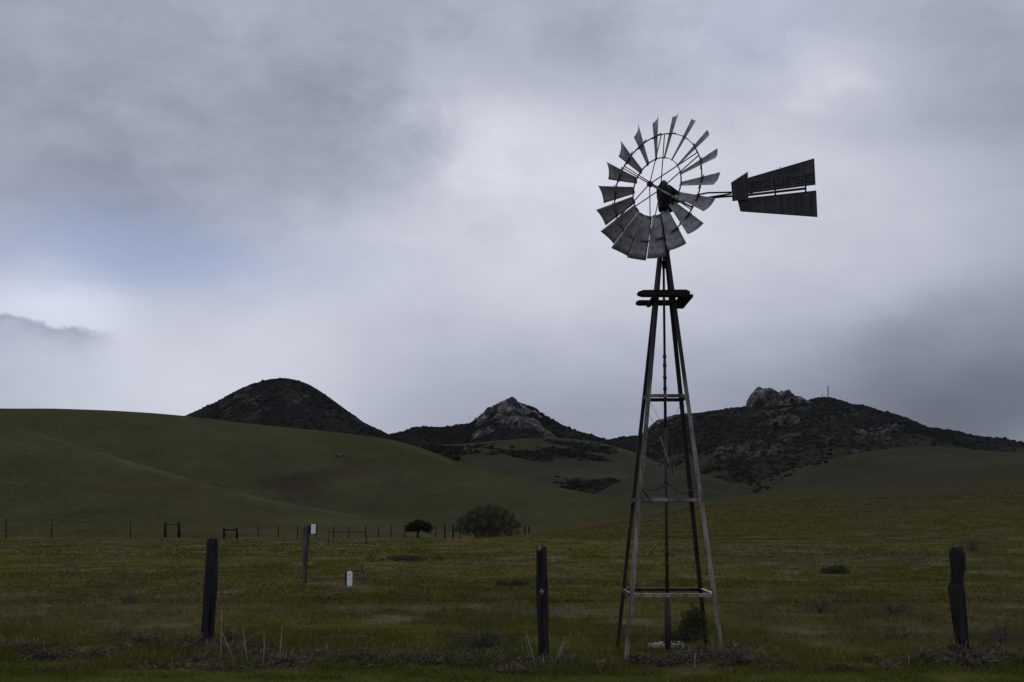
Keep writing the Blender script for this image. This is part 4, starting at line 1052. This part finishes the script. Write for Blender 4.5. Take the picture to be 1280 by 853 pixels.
# pale rocks on the grass hill
for px, py, w_, lab in ((429, 571, 3.0, 'largest pale rock lying on the slope of the big grassy hill'), (436, 573, 1.6, 'smaller pale rock just below the largest hillside rock')):
    Gh = HILL['grassy_hill']; pr = Gh[:, :, :3].reshape(-1, 3); r_ = ray(px, py)
    q = pr-np.array((0, 0, EYE)); sc = np.hypot(q[:, 0]/q[:, 1]-r_.x/r_.y, q[:, 2]/q[:, 1]-r_.z/r_.y); c = Vector(pr[np.argmin(sc)])
    bm = bmesh.new(); bmesh.ops.create_icosphere(bm, subdivisions=3, radius=1.0)
    for v in bm.verts: v.co = Vector((v.co.x*w_*.5, v.co.y*w_*.4, v.co.z*w_*.28))*(1+.35*mnoise.noise(v.co*1.7+Vector((px, 0, 0))))
    me = bpy.data.meshes.new('hillside_rock'); bm.to_mesh(me); bm.free()
    o = link('hillside_rock', me, M_stone); o.location = c; tag(o, lab, 'rock')

# ---------------------------------------------------------------- grass, dead grass, stalks
def blades(X, Y, h, w_, lean, cols, seg2, Z=None):
    n = len(X); Z = (gz(X, Y) if Z is None else Z)-0.01; a = rng.random(n)*2*math.pi; la = rng.random(n)*2*math.pi
    sx_, sy_ = np.cos(a)*w_/2, np.sin(a)*w_/2; lx, ly = np.cos(la)*lean*h, np.sin(la)*lean*h
    b1 = np.stack([X-sx_, Y-sy_, Z], 1); b2 = np.stack([X+sx_, Y+sy_, Z], 1); tp_ = np.stack([X+lx, Y+ly, Z+h], 1)
    if not seg2:
        V = np.stack([b1, b2, tp_], 1).reshape(-1, 3); return V, np.arange(n*3).reshape(n, 3), np.repeat(cols, 3, 0)
    m1 = np.stack([X-sx_*.7+lx*.35, Y-sy_*.7+ly*.35, Z+h*.6], 1); m2 = np.stack([X+sx_*.7+lx*.35, Y+sy_*.7+ly*.35, Z+h*.6], 1)
    V = np.stack([b1, b2, m2, m1, tp_], 1).reshape(-1, 3); i = (np.arange(n)*5)[:, None]
    return V, [i+np.array([[0, 1, 2, 3]]), i+np.array([[3, 2, 4]])], np.repeat(cols, 5, 0)
def in_view(n, y0, y1, power=1.0, margin=1.35):
    u = rng.random(n); Y = 1/((1/y0)*(1-u)+(1/y1)*u) if power else y0+(y1-y0)*u
    X = (rng.random(n)-0.5)*Y*0.92*margin; return X, Y
def gcol(X, Y): return (1+0.8*(rng.random((len(X), 1)) < 0.022*sstep(Y, 18, 30)[:, None]))*field_col(X, Y)*(0.74+0.52*rng.random((len(X), 1)))*np.array((1, 1, 0.95))
def join(parts):
    Vs, Fq, Ft, Cs = [], [], [], []; o = 0
    for V, F, C in parts:
        for f in (F if isinstance(F, list) else [F]): (Fq if f.shape[1] == 4 else Ft).append(f+o)
        Vs.append(V); Cs.append(C); o += len(V)
    Fs = ([np.concatenate(Fq)] if Fq else [])+([np.concatenate(Ft)] if Ft else [])
    return np.concatenate(Vs), Fs, np.concatenate(Cs)
parts = []
X, Y = in_view(15000, 11.5, 34); k = fbm(X/1.2+7, Y/1.2, 3, 95)+.25*rng.random(len(X)) > .62; X, Y = X[k], Y[k]      # thin dry stems standing above the turf
parts.append(blades(X, Y, (0.06+0.16*rng.random(len(X))**1.6)*(.45+.55*sstep(Y, 12.4, 14)), 0.004+0.00035*Y*rng.random(len(X)), 0.55, np.array((0.17, 0.145, 0.09))*(0.5+0.9*rng.random((len(X), 1))), True))
X, Y = in_view(190000, 10.6, 24); tus = fbm(X/.5, Y/.5, 3, 91)
k = (tus+rng.random(len(X))*.35 > .50) & ((Y > 12.05-0.09*np.clip(X+3.8, 0, 20)+.45*(rng.random(len(X))-.5)+0.45*(fbm(X*1.3, X*0+2, 4, 31)-0.5)) | (rng.random(len(X)) < .10)); X, Y, tus = X[k], Y[k], tus[k]
lawn = sstep(-Y, -13.0, -12.2)
h = (0.03+0.10*rng.random(len(X))**1.5*(0.4+1.2*sstep(tus, .4, .7)))*(1-.5*lawn)
parts.append(blades(X, Y, h, 0.007+0.006*rng.random(len(X)), 0.9, gcol(X, Y), True))
X, Y = in_view(120000, 22, 48); tus = fbm(X/.8, Y/.8, 3, 92); k = tus+rng.random(len(X))*.3 > .55; X, Y, tus = X[k], Y[k], tus[k]
parts.append(blades(X, Y, 0.03+0.09*rng.random(len(X))*tus, 0.03+0.03*rng.random(len(X)), 1.8, gcol(X, Y), False))
X, Y = in_view(70000, 45, 92); tus = fbm(X/1.6, Y/1.6, 3, 93); k = tus+rng.random(len(X))*.3 > .55; X, Y, tus = X[k], Y[k], tus[k]
parts.append(blades(X, Y, 0.03+0.10*rng.random(len(X))*tus, 0.07+0.08*rng.random(len(X)), 2.4, gcol(X, Y), False))
u_ = rng.random(200000); Y = 38*(330/38.0)**(u_**1.15); X = (rng.random(len(Y))*1.15-0.45)*Y; zh = HILLZ['brown_hill'](X, Y)
k = (zh > gz(X, Y)+0.01) & (fbm(X/2.4, Y/3.0, 3, 94)+0.3*rng.random(len(Y)) > 0.55); X, Y, zh = X[k], Y[k], zh[k]; n_ = len(X)
fade = 1-0.8*sstep(Y, 110, 260)
cc = np.array(c_right(X, Y, zh, 0, 0))*(1.25+0.75*(rng.random((n_, 1))-.5)*fade[:, None])
parts.append(blades(X, Y, (0.0003+0.0006*rng.random(n_))*Y*fade, (0.0012+0.0012*rng.random(n_))*Y, 2.4, cc, False, zh))
V, F, C = join(parts)
tag(link('grass', np_mesh('grass', V, F, C), M_blade), 'short olive and green grass of the pasture and verge', kind='stuff')

DG1 = np.array((0.055, 0.044, 0.031)); DG2 = np.array((0.220, 0.188, 0.142))
def tangle(cx, cy, rx, ry, hh, n):
    """fallen dry stems lying over one another in a low mound"""
    X = cx+rng.normal(size=n)*rx*.5; Y = cy+rng.normal(size=n)*ry*.5; e = np.exp(-((X-cx)/rx)**2-((Y-cy)/ry)**2)
    Z = gz(X, Y)+hh*e*rng.random(n); a = rng.random(n)*2*math.pi; L = 0.03+0.16*rng.random(n)**1.6; el_ = (rng.random(n)-.30)*0.8+1.0*(rng.random(n) < .05)
    d = np.stack([np.cos(a)*np.cos(el_), np.sin(a)*np.cos(el_), np.sin(el_)], 1); s = np.stack([-np.sin(a), np.cos(a), 0*a], 1)*(0.0025+0.003*rng.random(n))[:, None]; s[:, 2] = .003
    b = np.stack([X, Y, Z], 1); mid = b+d*L[:, None]*.55+np.array((0, 0, .02)); e_ = b+d*L[:, None]-np.array((0, 0, .02))*(rng.random(n)[:, None])
    V = np.stack([b-s, b+s, mid+s, mid-s, e_], 1).reshape(-1, 3); i = (np.arange(n)*5)[:, None]
    c = DG1+(DG2-DG1)*rng.random((n, 1))**1.6
    return V, [i+np.array([[0, 1, 2, 3]]), i+np.array([[3, 2, 4]])], np.repeat(c, 5, 0)
parts = []
for px, py, Yd, rx, ry, hh, n in ((20, 793, 13.9, .55, .3, .14, 1500), (62, 803, 13.4, .40, .2, .12, 1000), (225, 795, 14.0, .75, .3, .10, 1800), (285, 797, 13.9, .35, .3, .14, 1000), (340, 808, 13.4, .9, .3, .10, 3200), (430, 812, 13.3, .8, .25, .08, 2200), (520, 812, 13.3, .8, .25, .07, 1800), (610, 815, 13.2, .7, .2, .06, 1200), (700, 822, 13.15, .6, .2, .06, 1100),
        (815, 826, 13.3, .22, .12, .08, 700), (850, 824, 13.3, .55, .22, .14, 3000), (900, 820, 13.5, .22, .2, .15, 900), (960, 828, 13.1, .3, .15, .08, 700), (1045, 842, 12.7, .35, .15, .06, 600), (1170, 826, 13.1, .35, .25, .12, 1300), (1205, 822, 13.1, .5, .25, .13, 2200), (1250, 824, 13.2, .45, .25, .10, 1200), (640, 842, 12.6, .25, .12, .04, 250), (300, 825, 12.9, 1.2, .25, .04, 1500)):
    p = at(px, py, Yd); parts.append(tangle(p.x, Yd, rx*.8, ry*.8, hh*.42, int(n*.30)))
    for q in range(6): parts.append(tangle(p.x+random.gauss(0, rx*1.1), Yd+random.gauss(0, ry*.8), rx*random.uniform(.15, .4), ry*random.uniform(.2, .5), hh*random.uniform(.3, 1.2), int(n*random.uniform(.02, .12))))
for k in range(60):                                   # smaller flattened wisps all over the pasture
    Yd = 14+34*random.random()**1.3; parts.append(tangle((random.random()-.5)*Yd*.95, Yd, .2+.5*random.random(), .15+.3*random.random(), .06, 160))
V, F, C = join(parts)
tag(link('dead_grass', np_mesh('dead_grass', V, F, C), M_blade), 'grey flattened dead grass and weeds heaped along the fence', kind='stuff')

M_stalk = wood_mat('bleached_stalk', (0.20, 0.18, 0.14), (0.34, 0.31, 0.25), 3.0)
ST = [(276, 795, 277, 763, 'yellowish upright stalk close beside the leaning post'), (311, 805, 304, 786, 'pale stalk tilted towards the leaning post, closest of the group to it'), (297, 804, 278, 791, 'pale broken stalk lying slanted at the foot of the leaning post'), (330, 806, 330, 788, 'short straight pale stalk in the dead grass'),
      (350, 808, 353, 780, 'tallest pale stalk in the dead grass, beside a shorter straight one'), (671, 831, 657, 789, 'long thin bent stalk leaning away from the cracked post'), (679, 835, 679, 817, 'short upright stalk in front of the cracked post'), (692, 815, 706, 797, 'thin brown stalk leaning out from the cracked post'), (748, 832, 747, 824, 'tiny upright pale stalk before the windmill'), (751, 831, 755, 824, 'tiny slanted pale stalk before the windmill'), (1138, 838, 1136, 818, 'lone pale stalk standing before the gnarled post'), (870, 828, 869, 817, 'pale thin stalk in the dead grass under the windmill')]
for x0, y0, x1, y1, lab in ST:
    Yd = 13.0 if y0 < 820 else 12.75
    a, b = at(x0, y0, Yd), at(x1, y1, Yd+random.uniform(-.1, .1)); a.z = min(a.z, float(gz(a.x, a.y)))-.02
    md = a.lerp(b, .5)+Vector((random.uniform(-.015, .015), 0, 0))
    o = MB().tube([a, md, b], [.0075, .006, .003], 5).build('dry_stalk', M_stalk); tag(o, lab, 'stalk', 'dry stalks standing along the fence')

# ---------------------------------------------------------------- thin haze between here and the mountains
hm = bpy.data.materials.new('thin_haze'); hm.use_nodes = True; ht = hm.node_tree; ht.nodes.clear()
ho = ht.nodes.new('ShaderNodeOutputMaterial'); hv = ht.nodes.new('ShaderNodeVolumePrincipled')
hv.inputs['Color'].default_value = (0.86, 0.92, 1.0, 1); hv.inputs['Density'].default_value = 6.0e-6; hv.inputs['Anisotropy'].default_value = 0.2
ht.links.new(hv.outputs[0], ho.inputs['Volume'])
hb_ = MB().box((0, 5800, 165), (18400, 12900, 350)); hz_o = hb_.build('haze', hm); tag(hz_o, 'thin pale haze over the distant hills', kind='stuff')
